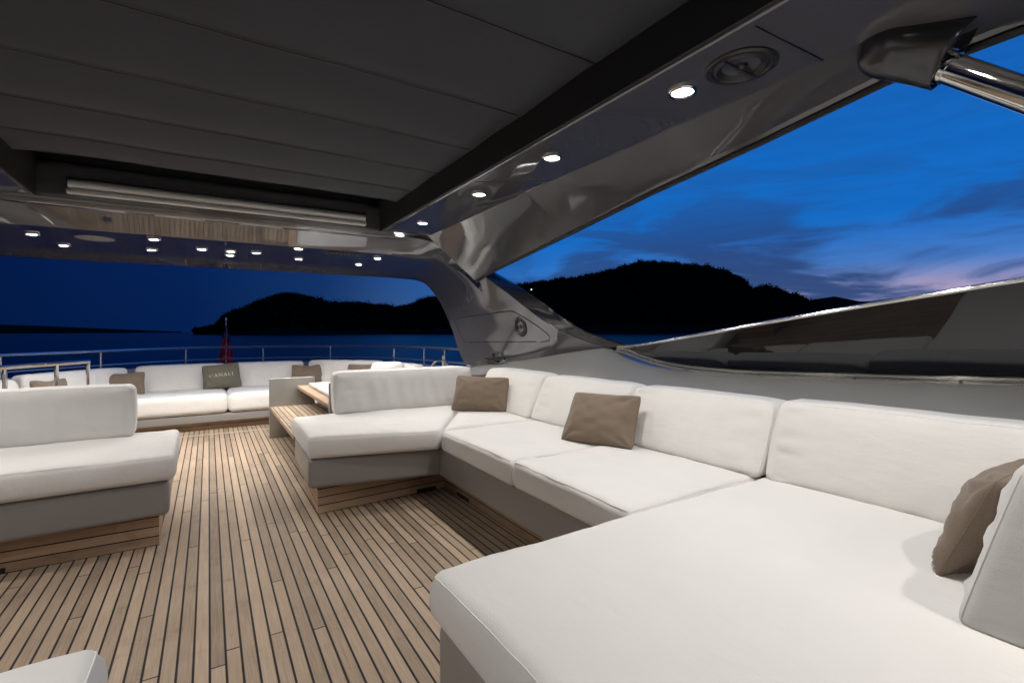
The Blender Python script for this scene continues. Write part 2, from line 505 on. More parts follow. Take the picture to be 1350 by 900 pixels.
MAIN = [(-1.28, 0.0005), (-0.45, 0.003), (0.32, 0.0083), (1.84, 0.0286), (3.33, 0.0426), (4.17, 0.0498), (6.31, 0.0661), (7.64, 0.0681), (9.14, 0.0645), (11.14, 0.0521), (14.17, 0.0529), (16.72, 0.0489), (18.82, 0.0447), (20.53, 0.0525), (22.44, 0.065), (25.33, 0.0746), (28.89, 0.0841), (32.91, 0.0918), (36.04, 0.1007), (39.59, 0.1045), (42.47, 0.1158), (45.22, 0.1251), (47.07, 0.1345), (49.79, 0.1295), (51.79, 0.1249), (53.52, 0.1205), (55.5, 0.1114), (57.13, 0.0929), (58.22, 0.0738), (59.43, 0.0757), (61.23, 0.0675), (62.38, 0.0572), (63.5, 0.0484), (64.46, 0.0347), (66.81, 0.0182), (70.28, 0.0004)]
FAR1 = [(58, .004), (61.7, 0.0332), (63.69, 0.0523), (65.6, 0.0568), (67.6, 0.0471), (68.42, 0.0466), (70.99, 0.0521), (73.45, 0.0559), (76.33, 0.0464), (80.57, 0.0497), (84.2, 0.0361), (95, .03), (104, .002)]
FAR2 = [(-40, .002), (-24.72, 0.013), (-18.45, 0.0125), (-14.52, 0.0115), (-11.86, 0.0095), (-7.36, 0.005), (-5.16, 0.003), (-2.2, 0.0004)]


def hill(name, tab, D, depth, canopy, step=.12):
    """a wooded ridge at distance D: front slope from the shore up to the crest and down behind"""
    a0, a1 = tab[0][0], tab[-1][0]
    n = int((a1 - a0) / step) + 1
    az = [a0 + (a1 - a0) * i / (n - 1) for i in range(n)]
    prof = [(-1.0, 0.0), (-.8, .22), (-.55, .48), (-.3, .74), (-.12, .93), (0, 1.0), (.2, .9), (.6, .4), (1, 0)]
    rows = []
    crest = []
    for a in az:
        h = interp(tab, a)[0]
        ridge = max(h * D + 7.25 - canopy * min(1.0, h / .02), .3)
        s, c_ = math.sin(math.radians(a)), math.cos(math.radians(a))
        row = []
        for p, k in prof:
            d = D + p * depth * min(1, .15 + h / .06)
            wob = 1 + .10 * noise.noise((a * .6, p * 2.5, D)) * (1 - abs(k - .5) * 2)
            row.append((d * s, d * c_, SEA - 1.5 + (ridge + 1.5) * k * wob))
        rows.append(row); crest.append((a, ridge))
    m = MB(); m.grid(rows)
    tag(m.build(name, M['ground'], smooth=60), kind='structure')
    return rows


def clump_template(seed):
    bm = bmesh.new(); bmesh.ops.create_icosphere(bm, subdivisions=1, radius=1)
    r = random.Random(seed)
    v = []
    for q in bm.verts:
        k = r.uniform(.62, 1.25)
        v.append((q.co.x * k, q.co.y * k, q.co.z * k * .9))
    bm.verts.index_update()
    f = [[q.index for q in p.verts] for p in bm.faces]
    bm.free()
    v = [(a * .78, b * .78, c_ * .78) for a, b, c_ in v]
    for _ in range(46):                       # leafy sprays round the clump
        d = Vector((r.gauss(0, 1), r.gauss(0, 1), r.gauss(0, 1) + .3)).normalized() * r.uniform(.6, 1.35)
        n0 = len(v)
        for k in range(3):
            v.append((d.x + r.uniform(-.26, .26), d.y + r.uniform(-.26, .26), d.z + r.uniform(-.26, .26)))
        f.append([n0, n0 + 1, n0 + 2])
    return np.array(v), np.array(f)


TPL = [clump_template(i) for i in range(6)]


def woods(name, rows, per, size, crest_bias, label):
    V = []; F = []; n = 0
    nr = len(rows); nc = len(rows[0])
    for _ in range(per):
        i = random.uniform(0, nr - 1.001)
        j = random.uniform(.6, 4.7) if random.random() > crest_bias else random.uniform(4.4, 5.3)
        i0, j0 = int(i), int(j); u, v = i - i0, j - j0
        A, B, C_, D_ = (np.array(rows[i0][j0]), np.array(rows[i0 + 1][j0]), np.array(rows[i0][j0 + 1]), np.array(rows[i0 + 1][j0 + 1]))
        p = A * (1 - u) * (1 - v) + B * u * (1 - v) + C_ * (1 - u) * v + D_ * u * v
        if p[2] < SEA + 1.5: continue
        s = size * random.uniform(.55, 1.25) * min(1.0, .3 + (p[2] - SEA) / 40)
        if random.random() < .12: s *= 1.25
        for q in range(3):
            tv, tf = TPL[random.randrange(6)]
            a = random.uniform(0, 6.28); ca, sa = math.cos(a), math.sin(a)
            w = tv * s * random.uniform(.35, .6)
            w = np.stack([w[:, 0] * ca - w[:, 1] * sa, w[:, 0] * sa + w[:, 1] * ca, w[:, 2]], 1)
            w = w + p + np.array([random.uniform(-.5, .5) * s, random.uniform(-.5, .5) * s, s * random.uniform(.15, .85)])
            V.append(w); F.append(tf + n); n += len(w)
    V = np.concatenate(V); F = np.concatenate(F)
    me = bpy.data.meshes.new(name)
    me.vertices.add(len(V)); me.vertices.foreach_set('co', V.ravel())
    me.loops.add(F.size); me.loops.foreach_set('vertex_index', F.ravel().astype(np.int32))
    me.polygons.add(len(F)); me.polygons.foreach_set('loop_start', np.arange(0, F.size, 3, dtype=np.int32))
    me.update(); me.validate()
    me.materials.append(M['wood'])
    o = bpy.data.objects.new(name, me); COL.objects.link(o)
    tag(o, label, 'woodland', kind='stuff')


r1 = hill('island_hills', MAIN, 1500, 420, 13)
woods('hillside_woodland', r1, 6000, 14, .5, 'dark woodland covering the whole island ridge across the water')
hill('distant_hills', FAR1, 6000, 1500, 0, .4)
hill('distant_coast', FAR2, 6000, 1200, 0, .4)

# ------------------------------------------------------------------ deck
RAIL = [(2.95, 5.5), (2.86, 6.2), (2.75, 6.9), (2.5, 7.65), (2.18, 8.2), (1.75, 8.62), (1.0, 8.95), (.2, 9.05), (-.3, 8.93), (-.8, 8.62), (-1.24, 8.2), (-1.93, 7.45), (-2.3, 6.6), (-2.5, 5.5)]
deck_pts = [(2.62, -2.6), (2.62, 5.5)] + [(CX + (x - CX) * .97, y - .04) for x, y in RAIL] + [(-2.22, 5.5), (-2.22, -2.6)]
mb = MB(); mb.prism(deck_pts, -.12, 0)
tag(mb.build('deck', M['deck'], smooth=0), kind='structure')
# pale strip across the deck by the aft sofa
mb = MB(); mb.box(-.75, .66, 6.93, 6.975, .004, .006)
mb.build('deck_seam_strip', M['threshold'], bpy.data.objects['deck'], smooth=0)


# ------------------------------------------------------------------ upholstery
def cushion_grid(hx, hy, hz, r, fn, cell=.022, seed=0):
    """a rounded box surface (half sizes hx,hy,hz; edge radius r); fn(p, s) -> final point, s = original box coords"""
    def axis(h):
        n = max(2, int((2 * h - 2 * r) / cell))
        inner = [-(h - r) + (2 * h - 2 * r) * i / n for i in range(n + 1)]
        edge = [r * k for k in (1.0, .68, .36)]
        return [-(h - r) - e for e in edge] + inner + [(h - r) + e for e in reversed(edge)]
    ax, ay, az = axis(hx), axis(hy), axis(hz)
    out = MB()

    def pt(x, y, z):
        q = Vector((max(-(hx - r), min(hx - r, x)), max(-(hy - r), min(hy - r, y)), max(-(hz - r), min(hz - r, z))))
        d = Vector((x, y, z)) - q
        if d.length < 1e-9: return fn(q, (x / hx, y / hy, z / hz))
        # project the box corner region on the rounding
        d = d.normalized() * r
        return fn(q + d, (x / hx, y / hy, z / hz))
    for sgn in (-1, 1):
        out.grid([[pt(x, y, sgn * hz) for y in ay] for x in ax])
        out.grid([[pt(x, sgn * hy, z) for z in az] for x in ax])
        out.grid([[pt(sgn * hx, y, z) for z in az] for y in ay])
    loops = []
    for zz in (hz,):
        L = []
        for x in ax[2:-2]: L.append(pt(x, -hy, zz))
        for y in ay[2:-2]: L.append(pt(hx, y, zz))
        for x in reversed(ax[2:-2]): L.append(pt(x, hy, zz))
        for y in reversed(ay[2:-2]): L.append(pt(-hx, y, zz))
        loops.append(L)
    L = []
    for x in ax[2:-2]: L.append(pt(x, -hy, -hz))
    for z in az[2:-2]: L.append(pt(hx, -hy, z))
    for x in reversed(ax[2:-2]): L.append(pt(x, -hy, hz))
    for z in reversed(az[2:-2]): L.append(pt(-hx, -hy, z))
    loops.append(L)
    return out, loops


def seat_cushion(parent, quad, z0, z1, seed, r=.035, puff=.010, mat='white', welt=True, cell=.03):
    """quad: corners (x-,y-), (x+,y-), (x+,y+), (x-,y+) in plan"""
    A, B, C_, D_ = [Vector((x, y, 0)) for x, y in quad]
    hx = ((B - A).length + (C_ - D_).length) / 4; hy = ((D_ - A).length + (C_ - B).length) / 4
    hz = (z1 - z0) / 2

    def fn(p, s):
        u, v = (p.x / hx + 1) / 2, (p.y / hy + 1) / 2
        q = A * (1 - u) * (1 - v) + B * u * (1 - v) + C_ * u * v + D_ * (1 - u) * v
        sx_, sy_ = 2 * u - 1, 2 * v - 1
        w = max(0, (1 - sx_ ** 4)) * max(0, 1 - sy_ ** 4)
        z = z0 + hz + p.z
        nz = noise.noise((q.x * 3 + seed, q.y * 3, seed * 1.7)) * .008 + noise.noise((q.x * 9, q.y * 9 + seed, 3.1)) * .0028
        if s[2] > 0:
            z += (puff * w + nz) * (s[2])
            # sewn edge: short gathers running in from the border
            ed = max(abs(sx_), abs(sy_))
            dist = min((1 - abs(sx_)) * hx, (1 - abs(sy_)) * hy)
            along = q.x if (1 - abs(sy_)) * hy < (1 - abs(sx_)) * hx else q.y
            z += .008 * min(1, dist / .03) * math.exp(-dist / .08) * noise.noise((along * 38, seed, 0))
        # sides swell outward
        k = 1 - abs(s[2]) ** 2
        nrm = Vector((0, 0, 0))
        side = .006 * k + .004 * noise.noise((q.x * 5, q.y * 5, z * 14 + seed))
        if abs(s[0]) > .97: nrm.x = math.copysign(side, s[0])
        if abs(s[1]) > .97: nrm.y = math.copysign(side, s[1])
        return Vector((q.x, q.y, z)) + nrm
    m, loops = cushion_grid(hx, hy, hz, r, fn, cell=cell)
    o = m.build('seat_cushion', M[mat], parent, smooth=60)
    if welt:
        w = MB(); w.tube(loops[0], .0024, 6, closed=True)
        w.build('piping', M[mat], o)
    return o


def back_cushion(parent, p0, p1, z0, z1, thick, lean, seed, r=.038, mat='white', inward=None, end_lean=0.0, welt=True, cell=.022):
    """front face foot runs p0 -> p1 in plan; the body lies to the left of that direction; lean = top shift backwards"""
    P0 = Vector((*p0, 0)); P1 = Vector((*p1, 0))
    X = (P1 - P0); L = X.length; X.normalize()
    Y = Vector((-X.y, X.x, 0))            # backwards
    hx, hy, hz = L / 2, thick / 2, (z1 - z0) / 2

    def fn(p, s):
        sx_, sz_ = p.x / hx, p.z / hz
        w = max(0, 1 - sx_ ** 4) * max(0, 1 - sz_ ** 4)
        y = p.y
        front = s[1] < 0
        if front:
            y -= .016 * w
            d = max(0.0, (1 - abs(sx_)) * hx - r)
            y += .0085 * 1.6 * min(1, d / .03) * math.exp(-d / .08) * noise.noise((p.z * 40, seed + (5 if sx_ > 0 else 0), p.x * 5)) * 2
            y += min(1, d / .06) * .009 * noise.noise((p.x * 3.2 + seed, p.z * 5, 1.3)) + min(1, d / .05) * .0024 * noise.noise((p.x * 13, p.z * 9, seed))
            # soft vertical drape folds
            y += .011 * w * noise.noise((p.x * 12 + seed + p.z * 2.5, p.z * 1.8, 7))
        z = p.z + (.012 * max(0, 1 - sx_ ** 6) if s[2] > .9 else 0) + .004 * noise.noise((p.x * 5, seed, 2)) * max(0, s[2])
        x = p.x + (.010 * (1 - sz_ ** 2) * math.copysign(1, s[0]) if abs(s[0]) > .97 else 0)
        up_ = (p.z + hz) / (2 * hz)
        x += -math.copysign(1, p.x) * end_lean * up_ * abs(p.x / hx)
        q = P0 + X * (x + hx) + Y * (y + hy + lean * up_)
        return Vector((q.x, q.y, z0 + hz + z))
    m, loops = cushion_grid(hx, hy, hz, r, fn, cell=cell)
    o = m.build('back_cushion', M[mat], parent, smooth=60)
    if welt:
        w = MB(); w.tube(loops[1], .0022, 6, closed=True)
        w.build('piping', M[mat], o)
    return o


# ---- letters of the embroidered pillow: serif capitals as polygons in a unit-high box
def letter(ch):
    def bar(x0, y0, x1, y1, w):
        dx, dy = x1 - x0, y1 - y0; l = math.hypot(dx, dy); nx, ny = -dy / l * w / 2, dx / l * w / 2
        return [(x0 + nx, y0 + ny), (x0 - nx, y0 - ny), (x1 - nx, y1 - ny), (x1 + nx, y1 + ny)]
    T, t_ = .15, .075
    S = lambda x, y, w=.30: bar(x - w / 2, y, x + w / 2, y, .055)
    if ch == 'C':
        out = []; n = 14
        for i in range(n):
            a0 = math.radians(42 + 276 * i / n); a1 = math.radians(42 + 276 * (i + 1) / n)
            w = lambda a: .055 + .10 * abs(math.cos(a)) ** 1.5
            p = lambda a, k: (.46 + (.44 + k * w(a) / 2) * math.cos(a) * .95, .5 + (.46 + k * w(a) / 2) * math.sin(a))
            out.append([p(a0, 1), p(a1, 1), p(a1, -1), p(a0, -1)])
        out.append(bar(.80, .66, .80, .93, .055)); out.append(bar(.80, .12, .80, .26, .05))
        return out, .92
    if ch == 'A':
        return [bar(.14, 0, .46, 1, t_), bar(.46, 1, .80, 0, T), bar(.26, .33, .68, .33, t_), S(.14, .02, .26), S(.80, .02, .30)], .96
    if ch == 'N':
        return [bar(.16, 0, .16, 1, t_), bar(.16, .97, .82, .03, T), bar(.82, 0, .82, 1, t_), S(.13, .98, .26), S(.16, .02, .28), S(.82, .98, .28)], .98
    if ch == 'L':
        return [bar(.22, 0, .22, 1, T), bar(.15, .03, .70, .03, .065), bar(.70, 0, .70, .24, .055), S(.22, .98, .34), S(.2, .02, .3)], .80
    if ch == 'I':
        return [bar(.2, 0, .2, 1, T), S(.2, .98, .36), S(.2, .02, .36)], .42


def pillow(name, label, foot, yaw, lean, w, h, mat='taupe', thick=.088, seed=0, roll=0.0, text=None, group=None, dent=.0):
    """foot = world point under the middle of the lower edge; yaw = facing direction (deg, 0 = towards -Y); lean = degrees tipped back"""
    root = thing(name, label, 'pillow', (foot[0], foot[1], foot[2] - .008), 0, group)
    root.rotation_euler = (0, 0, 0)
    R = Matrix.Rotation(math.radians(yaw), 3, 'Z') @ Matrix.Rotation(math.radians(-lean), 3, 'X') @ Matrix.Rotation(math.radians(roll), 3, 'Y')

    def surf(u, v, side):
        pin = .085
        x = w / 2 * u * (1 - pin * (1 - v * v) * abs(u) ** 1.5)
        z = h / 2 * v * (1 - pin * 1.2 * (1 - u * u) * abs(v) ** 1.5)
        cr2 = 1 - .06 * (u * v) ** 4
        cr2 = 1 - .09 * (u * v) ** 4; x *= cr2 * (1 + .03 * (1 - v)); z *= cr2
        if v > 0: z -= dent * h * math.exp(-(u * 2.2) ** 2) * v
        k = max(0, (1 - u * u)) ** .55 * max(0, (1 - v * v)) ** .55
        y = thick * k
        e = max(abs(u), abs(v))
        # folds running in from the corners
        cr = 0
        for cu in (-1, 1):
            for cv in (-1, 1):
                d = math.hypot(u - cu, v - cv)
                an = math.atan2(v - cv, u - cu)
                cr += math.exp(-(d / .55) ** 2) * math.sin(an * 9 + seed * 3 + cu) * min(1, d * 4)
        y += cr * .015 * min(1, k * 2)
        y += (.016 * noise.noise((u * 1.7 + seed, v * 1.7, side)) + .011 * noise.noise((u * 4.2, v * 4.2 + seed, side * 2))) * min(1, k * 1.6)
        return Vector((x, side * -y if side > 0 else y, z + h / 2))
    n = 30
    ts = [math.sin((i / n * 2 - 1) * math.pi / 2) for i in range(n + 1)]
    m = MB()
    m.grid([[R @ surf(u, v, 1) for v in ts] for u in ts])
    m.grid([[R @ surf(u, v, -1) for v in ts] for u in ts])
    cov = m.build('cover', M[mat], root, smooth=70)
    w_ = MB()
    loop = [surf(u, -1, 1) for u in ts] + [surf(1, v, 1) for v in ts[1:]] + [surf(u, 1, 1) for u in reversed(ts[:-1])] + [surf(-1, v, 1) for v in reversed(ts[1:-1])]
    w_.tube([R @ p for p in loop], .0022, 5, closed=True)
    w_.build('seam', M[mat], root)
    if text:
        tm = MB(); x = 0; polys = []
        for ch in text:
            ps, adv = letter(ch)
            polys += [[(px + x, py) for px, py in q] for q in ps]; x += adv + .10
        S = 1.26 / x
        ht = .235
        for q in polys:
            # split each quad in strips so the letters follow the cloth
            k = 5
            r0 = [Vector((q[0][0], q[0][1], 0)).lerp(Vector((q[3][0], q[3][1], 0)), i / k) for i in range(k + 1)]
            r1_ = [Vector((q[1][0], q[1][1], 0)).lerp(Vector((q[2][0], q[2][1], 0)), i / k) for i in range(k + 1)]
            def put(p, off):
                s_ = surf(-.63 + p.x * S, -.03 + p.y * ht, 1); s_.y -= off
                return R @ s_
            a = [[put(p, .0035) for p in r0], [put(p, .0035) for p in r1_]]
            tm.grid(a)
        tm.build('lettering', M['thread'], root, smooth=0, recalc=True)
    return root


# ---- a sofa base: grey fascia with a set back teak riser
def fascia_base(parent, pts, z0, z1, bev=.03):
    m = MB(); m.prism(pts, z0, z1, bev, 4)
    return m.build('base', M['fascia'], parent, smooth=40)


def riser(parent, pts, z1, mat, notches=()):
    m = MB(); m.prism(pts, .0, z1)
    o = m.build('riser', M[mat], parent, smooth=0)
    for (x0, x1, y0, y1) in notches:
        s = MB(); s.box(x0, x1, y0, y1, .001, .030, .0)
        s.build('drain_slot', M['black'], o, smooth=0)
    return o


ZB0, ZB1, ZS = .195, .396, .55
# right hand U-shaped sofa
rs = thing('corner_sofa', 'long white U-shaped corner sofa on grey base along the right coaming', 'sofa', (1.9, 2.4, 0))
rs.location = (0, 0, 0)
fascia_base(rs, [(.56, 3.46), (1.43, 3.29), (2.6, 3.25), (2.6, 4.36), (.60, 4.36)], ZB0, ZB1)
fascia_base(rs, [(1.432, 1.30), (2.598, 1.30), (2.598, 3.30), (1.432, 3.30)], ZB0 + .002, ZB1 - .002, .004)
fascia_base(rs, [(.57, -.9), (2.6, -.9), (2.6, 1.34), (.57, 1.34)], ZB0 - .002, ZB1 + .002)
riser(rs, [(.63, 3.525), (1.59, 3.585), (2.55, 3.6), (2.55, 4.3), (.66, 4.3)], ZB0 + .003, 'riser_x', [(1.36, 1.515, 3.56, 3.572)])
riser(rs, [(1.60, 1.30), (2.55, 1.30), (2.55, 3.59), (1.60, 3.59)], ZB0 + .004, 'riser_y', [(1.5975, 1.61, 3.16, 3.36)])
riser(rs, [(.66, -.85), (2.5, -.85), (2.5, 1.25), (.66, 1.25)], ZB0 + .001, 'riser_x')
seat_cushion(rs, [(.56, 3.44), (1.395, 3.20), (2.30, 3.16), (2.30, 4.34)][0:1] + [(1.40, 3.21), (2.14, 4.34), (.575, 4.34)], ZB1 + .004, ZS, 1.0)
# corner filler between the two seats so the L closes
seat_cushion(rs, [(1.385, 2.235), (2.30, 2.235), (2.30, 3.165), (1.395, 3.195)], ZB1 + .002, ZS - .004, 2.0)
seat_cushion(rs, [(1.385, 1.36), (2.30, 1.36), (2.30, 2.225), (1.385, 2.225)], ZB1 + .004, ZS, 3.0)
seat_cushion(rs, [(.545, -.88), (2.34, -.88), (2.34, 1.35), (.545, 1.35)], ZB1 + .006, ZS + .002, 4.0, r=.048, puff=.014, cell=.04)
seat_cushion(rs, [(1.42, 3.215), (2.30, 3.18), (2.30, 4.33), (2.155, 4.33)], ZB1 + .004, ZS + .001, 5.0, welt=False)
back_cushion(rs, (.895, 4.20), (2.17, 4.16), ZS - .01, .895, .19, .06, 11.0)
back_cushion(rs, (2.13, 4.12), (2.135, 3.21), ZS - .01, .885, .19, .17, 12.0)
back_cushion(rs, (2.14, 3.19), (2.165, 2.26), ZS - .01, .88, .19, .17, 13.0)
back_cushion(rs, (2.165, 2.24), (2.185, 1.33), ZS - .01, .885, .19, .17, 14.0)
back_cushion(rs, (2.195, 1.31), (2.24, -.55), ZS - .01, .905, .19, .14, 15.0)
back_cushion(rs, (2.26, .44), (1.475, .425), ZS - .004, .945, .24, .10, 16.0, end_lean=.09)
# grey back panel behind the aft back cushion
mb = MB(); mb.box(.89, 2.5, 4.425, 4.475, ZB1, .80, .012)
mb.build('back_panel', M['fascia'], rs)

# left hand sofa (mirror of the aft part of the right one) and the pad in the near left corner
ls = thing('transverse_sofa', 'white sofa with one back cushion and teak riser, left of the aisle', 'sofa')
fascia_base(ls, [(-2.2, 3.37), (-.195, 3.42), (-.22, 4.30), (-2.2, 4.30)], ZB0, ZB1)
riser(ls, [(-2.2, 3.575), (-.25, 3.52), (-.27, 4.26), (-2.2, 4.26)], ZB0 + .003, 'riser_x', [(-1.05, -.90, 3.532, 3.545)])
seat_cushion(ls, [(-2.2, 3.33), (-.165, 3.39), (-.185, 4.29), (-2.2, 4.29)], ZB1 + .004, ZS, 21.0)
back_cushion(ls, (-2.2, 4.06), (-.43, 4.10), ZS - .01, .885, .19, .05, 22.0)
mb = MB(); mb.box(-2.2, -.45, 4.315, 4.355, ZB1 - .05, .80, .012)
mb.build('back_panel', M['fascia'], ls)
lp = thing('sun_pad', 'white pad whose rounded corner pokes in at the bottom left of the aisle', 'sun pad')
fascia_base(lp, [(-2.2, -.9), (-.22, -.9), (-.22, 1.42), (-2.2, 1.42)], ZB0, ZB1)
riser(lp, [(-2.1, -.85), (-.32, -.85), (-.32, 1.25), (-2.1, 1.25)], ZB0 + .001, 'riser_y')
seat_cushion(lp, [(-2.2, -.88), (-.20, -.88), (-.20, 1.44), (-2.2, 1.44)], ZB1 + .006, ZS + .002, 23.0, r=.048, puff=.014, cell=.04)

# aft sofa round the stern
af = thing('stern_sofa', 'curved white sofa at the stern under the railing, with a row of pillows', 'sofa')
fascia_base(af, [(-1.75, 6.2), (-1.25, 6.6), (-1.0, 7.25), (1.4, 7.25), (1.75, 6.6), (2.35, 6.2), (2.62, 6.6), (2.3, 7.7), (1.7, 8.45), (.9, 8.75), (-.4, 8.75), (-1.1, 8.2), (-1.85, 7.3), (-2.1, 6.5)], .10, .205, .012)
riser(af, [(-1.7, 6.3), (-1.3, 6.7), (-1.05, 7.34), (1.45, 7.34), (1.8, 6.7), (2.3, 6.3), (2.5, 6.6), (2.2, 7.6), (1.6, 8.35), (-.9, 8.3), (-1.8, 7.2), (-2.0, 6.5)], .103, 'riser_x')
seat_cushion(af, [(-1.02, 7.22), (.205, 7.22), (.205, 8.2), (-1.02, 8.2)], .208, .45, 31.0, r=.06, welt=False)
seat_cushion(af, [(.215, 7.22), (1.38, 7.22), (1.38, 8.2), (.215, 8.2)], .208, .45, 32.0, r=.06, welt=False)
seat_cushion(af, [(1.39, 7.20), (1.80, 6.55), (2.45, 6.9), (1.39, 8.15)], .208, .45, 33.0, r=.05, welt=False)
seat_cushion(af, [(-1.28, 6.55), (-1.03, 7.2), (-1.03, 8.1), (-1.95, 6.9)], .208, .45, 34.0, r=.05, welt=False)
back_cushion(af, (-.82, 8.02), (.22, 8.12), .43, .785, .17, .06, 35.0, welt=False)
back_cushion(af, (.23, 8.12), (1.24, 8.02), .43, .785, .17, .06, 36.0, welt=False)
back_cushion(af, (1.26, 7.99), (2.08, 7.06), .43, .80, .17, .06, 37.0, welt=False)
back_cushion(af, (2.10, 7.02), (2.28, 6.2), .43, .79, .17, .05, 38.0, welt=False)
back_cushion(af, (-1.62, 7.05), (-.85, 8.0), .43, .785, .17, .06, 39.0, welt=False)
back_cushion(af, (-1.78, 6.5), (-1.64, 7.02), .43, .76, .19, .03, 40.0, welt=False, r=.07)
back_cushion(af, (1.80, 6.33), (2.22, 6.24), .43, .83, .15, .03, 41.0, welt=False, r=.07)

# ---- pillows
G = 'taupe scatter pillows'
pillow('scatter_pillow', 'taupe pillow in the corner where the white sofa turns', (1.965, 3.69, ZS), -42, 20, .50, .335, seed=1, group=G, roll=2)
pillow('scatter_pillow', 'taupe pillow leaning over the join of two back cushions beside the windscreen', (1.99, 2.245, ZS), -72, 30, .50, .36, seed=2, group=G, roll=-1.5)
pillow('scatter_pillow', 'taupe pillow seen edge-on against the near white bolster at the right edge', (1.965, .53, ZS), 180, 22, .50, .35, seed=3, group=G, thick=.075)
pillow('scatter_pillow', 'taupe pillow on the stern sofa next left of the lettered olive one', (-.945, 7.80, .45), -4, 16, .50, .315, seed=4, group=G, dent=.04)
pillow('scatter_pillow', 'small taupe pillow on the stern sofa beside the chrome stair rail posts', (-1.42, 7.0, .45), 40, 12, .34, .32, seed=5, group=G, dent=.05)
pillow('scatter_pillow', 'taupe pillow on the stern sofa behind the grey end panel of the bench', (1.27, 7.82, .45), -8, 16, .48, .33, seed=6, group=G, dent=.06)
pillow('scatter_pillow', 'taupe pillow on the stern sofa next to its white rounded end cushion', (1.83, 7.15, .45), -50, 14, .46, .345, seed=7, group=G)
pillow('lettered_pillow', 'olive felt pillow with pale embroidered capitals in the middle of the stern sofa', (.17, 7.92, .45), 0, 10, .47, .37, mat='olive', seed=8, text='CANALI', roll=-5)

# ------------------------------------------------------------------ teak bench and counter behind the right sofa
bn = thing('teak_bench', 'grey bench unit with slatted teak seat and white hatch lid, behind the right sofa', 'bench')
mb = MB(); mb.box(.60, 1.10, 6.32, 6.38, .002, .70, .008); mb.build('end_panel', M['brushed'], bn)
mb = MB(); mb.box(.61, 1.12, 4.50, 6.315, .325, .368, .004); mb.build('seat', M['deck'], bn, smooth=0)
mb = MB(); mb.box(1.125, 1.15, 4.50, 6.315, .004, .56, .004); mb.build('back_panel', M['brushed'], bn)
mb = MB(); mb.box(.90, 1.16, 4.50, 6.315, .565, .60, .004); mb.build('counter', M['teak_solid'], bn, smooth=0)
mb = MB(); mb.box(1.165, 2.3, 4.50, 6.2, .30, .60, .01); mb.build('cabinet', M['brushed'], bn)
mb = MB(); mb.box(1.0, 1.9, 4.62, 6.15, .604, .645, .012); mb.build('hatch_lid', M['hatch'], bn)

# ------------------------------------------------------------------ coaming (both sides) and stern bulwark
CO = [(-2.6, 1.12), (-.6, 1.075), (.58, 1.015), (1.2, .985), (1.72, .963), (2.1, .956), (2.33, .957), (2.56, .975), (2.7, .992), (2.82, 1.022), (2.93, 1.065), (3.05, 1.105), (3.3, 1.08), (4.19, .965), (5.58, .79)]
rows = []
for y in [(-2.6 + i * .06) for i in range(137)]:
    ez = interp(CO, y)[0]
    x3 = 2.85 - .11 * max(0, (y - 4.0) / 1.6) ** 1.3
    pts = [(2.55, .2), (2.56, min(.80, ez - .14)), (2.60, min(.86, ez - .08)), (x3 - .06, ez - .022), (x3 - .02, ez - .004), (x3, ez), (x3 + .2, ez - .012), (x3 + .26, ez - .06), (x3 + .30, -.5), (2.6, -.5)]
    rows.append([(a, y, b) for a, b in pts])
ends = [range(10)]
for side in (0, 1):
    mb = MB(); mb.grid(rows, closed=True)
    n = len(mb.v)
    mb.f.append(tuple(range(10))); mb.f.append(tuple(range(n - 10, n)))
    o = mb.build('side_coaming', M['coaming'], smooth=40, mirror=bool(side))
    tag(o, ['smooth grey moulded side coaming behind the white corner sofa, below the tinted windscreen',
            'grey moulded side coaming behind the left sofas, outside the aisle side'][side], 'coaming')
mb = MB()
inner = catmull([(x, y, 0) for x, y in RAIL], 4)
rows = []
for p in inner:
    d = Vector((p.x - CX, p.y - 5.0, 0)).normalized()
    rows.append([p - d * .10 + Vector((0, 0, z)) for z in (-.1,)] + [p - d * .10 + Vector((0, 0, .70)), p - d * .06 + Vector((0, 0, .74)), p + d * .10 + Vector((0, 0, .74)), p + d * .14 + Vector((0, 0, .70)), p + d * .16 + Vector((0, 0, -.5))])
mb.grid(rows, closed=True)
n = len(mb.v); mb.f.append(tuple(range(6))); mb.f.append(tuple(range(n - 6, n)))
tag(mb.build('stern_bulwark', M['coaming'], smooth=40), 'low curved grey bulwark round the stern carrying the steel railing', 'bulwark')

# stern railing
rl = thing('stern_railing', 'polished steel two-bar railing curving round the stern above the white sofa', 'railing')
path = catmull([(x, y, 1.0) for x, y in RAIL], 6)
mb = MB(); mb.tube(path, .019, 10); mb.build('top_rail', M['satin_steel'], rl)
mb = MB(); mb.tube([(p.x, p.y, .815) for p in path], .011, 8); mb.build('lower_rail', M['satin_steel'], rl)
for px, py in [(2.84, 6.35), (2.75, 6.9), (2.52, 7.6), (1.75, 8.62), (.76, 8.99), (-.30, 8.93), (-1.20, 8.24), (-1.93, 7.45), (-2.35, 6.4)]:
    mb = MB(); mb.tube([(px, py, .73), (px, py, .99)], .0125, 10); mb.lathe([(.0, .012), (.032, .012), (.034, 0)], 14, (px, py, .74))
    mb.build('post', M['satin_steel'], rl)

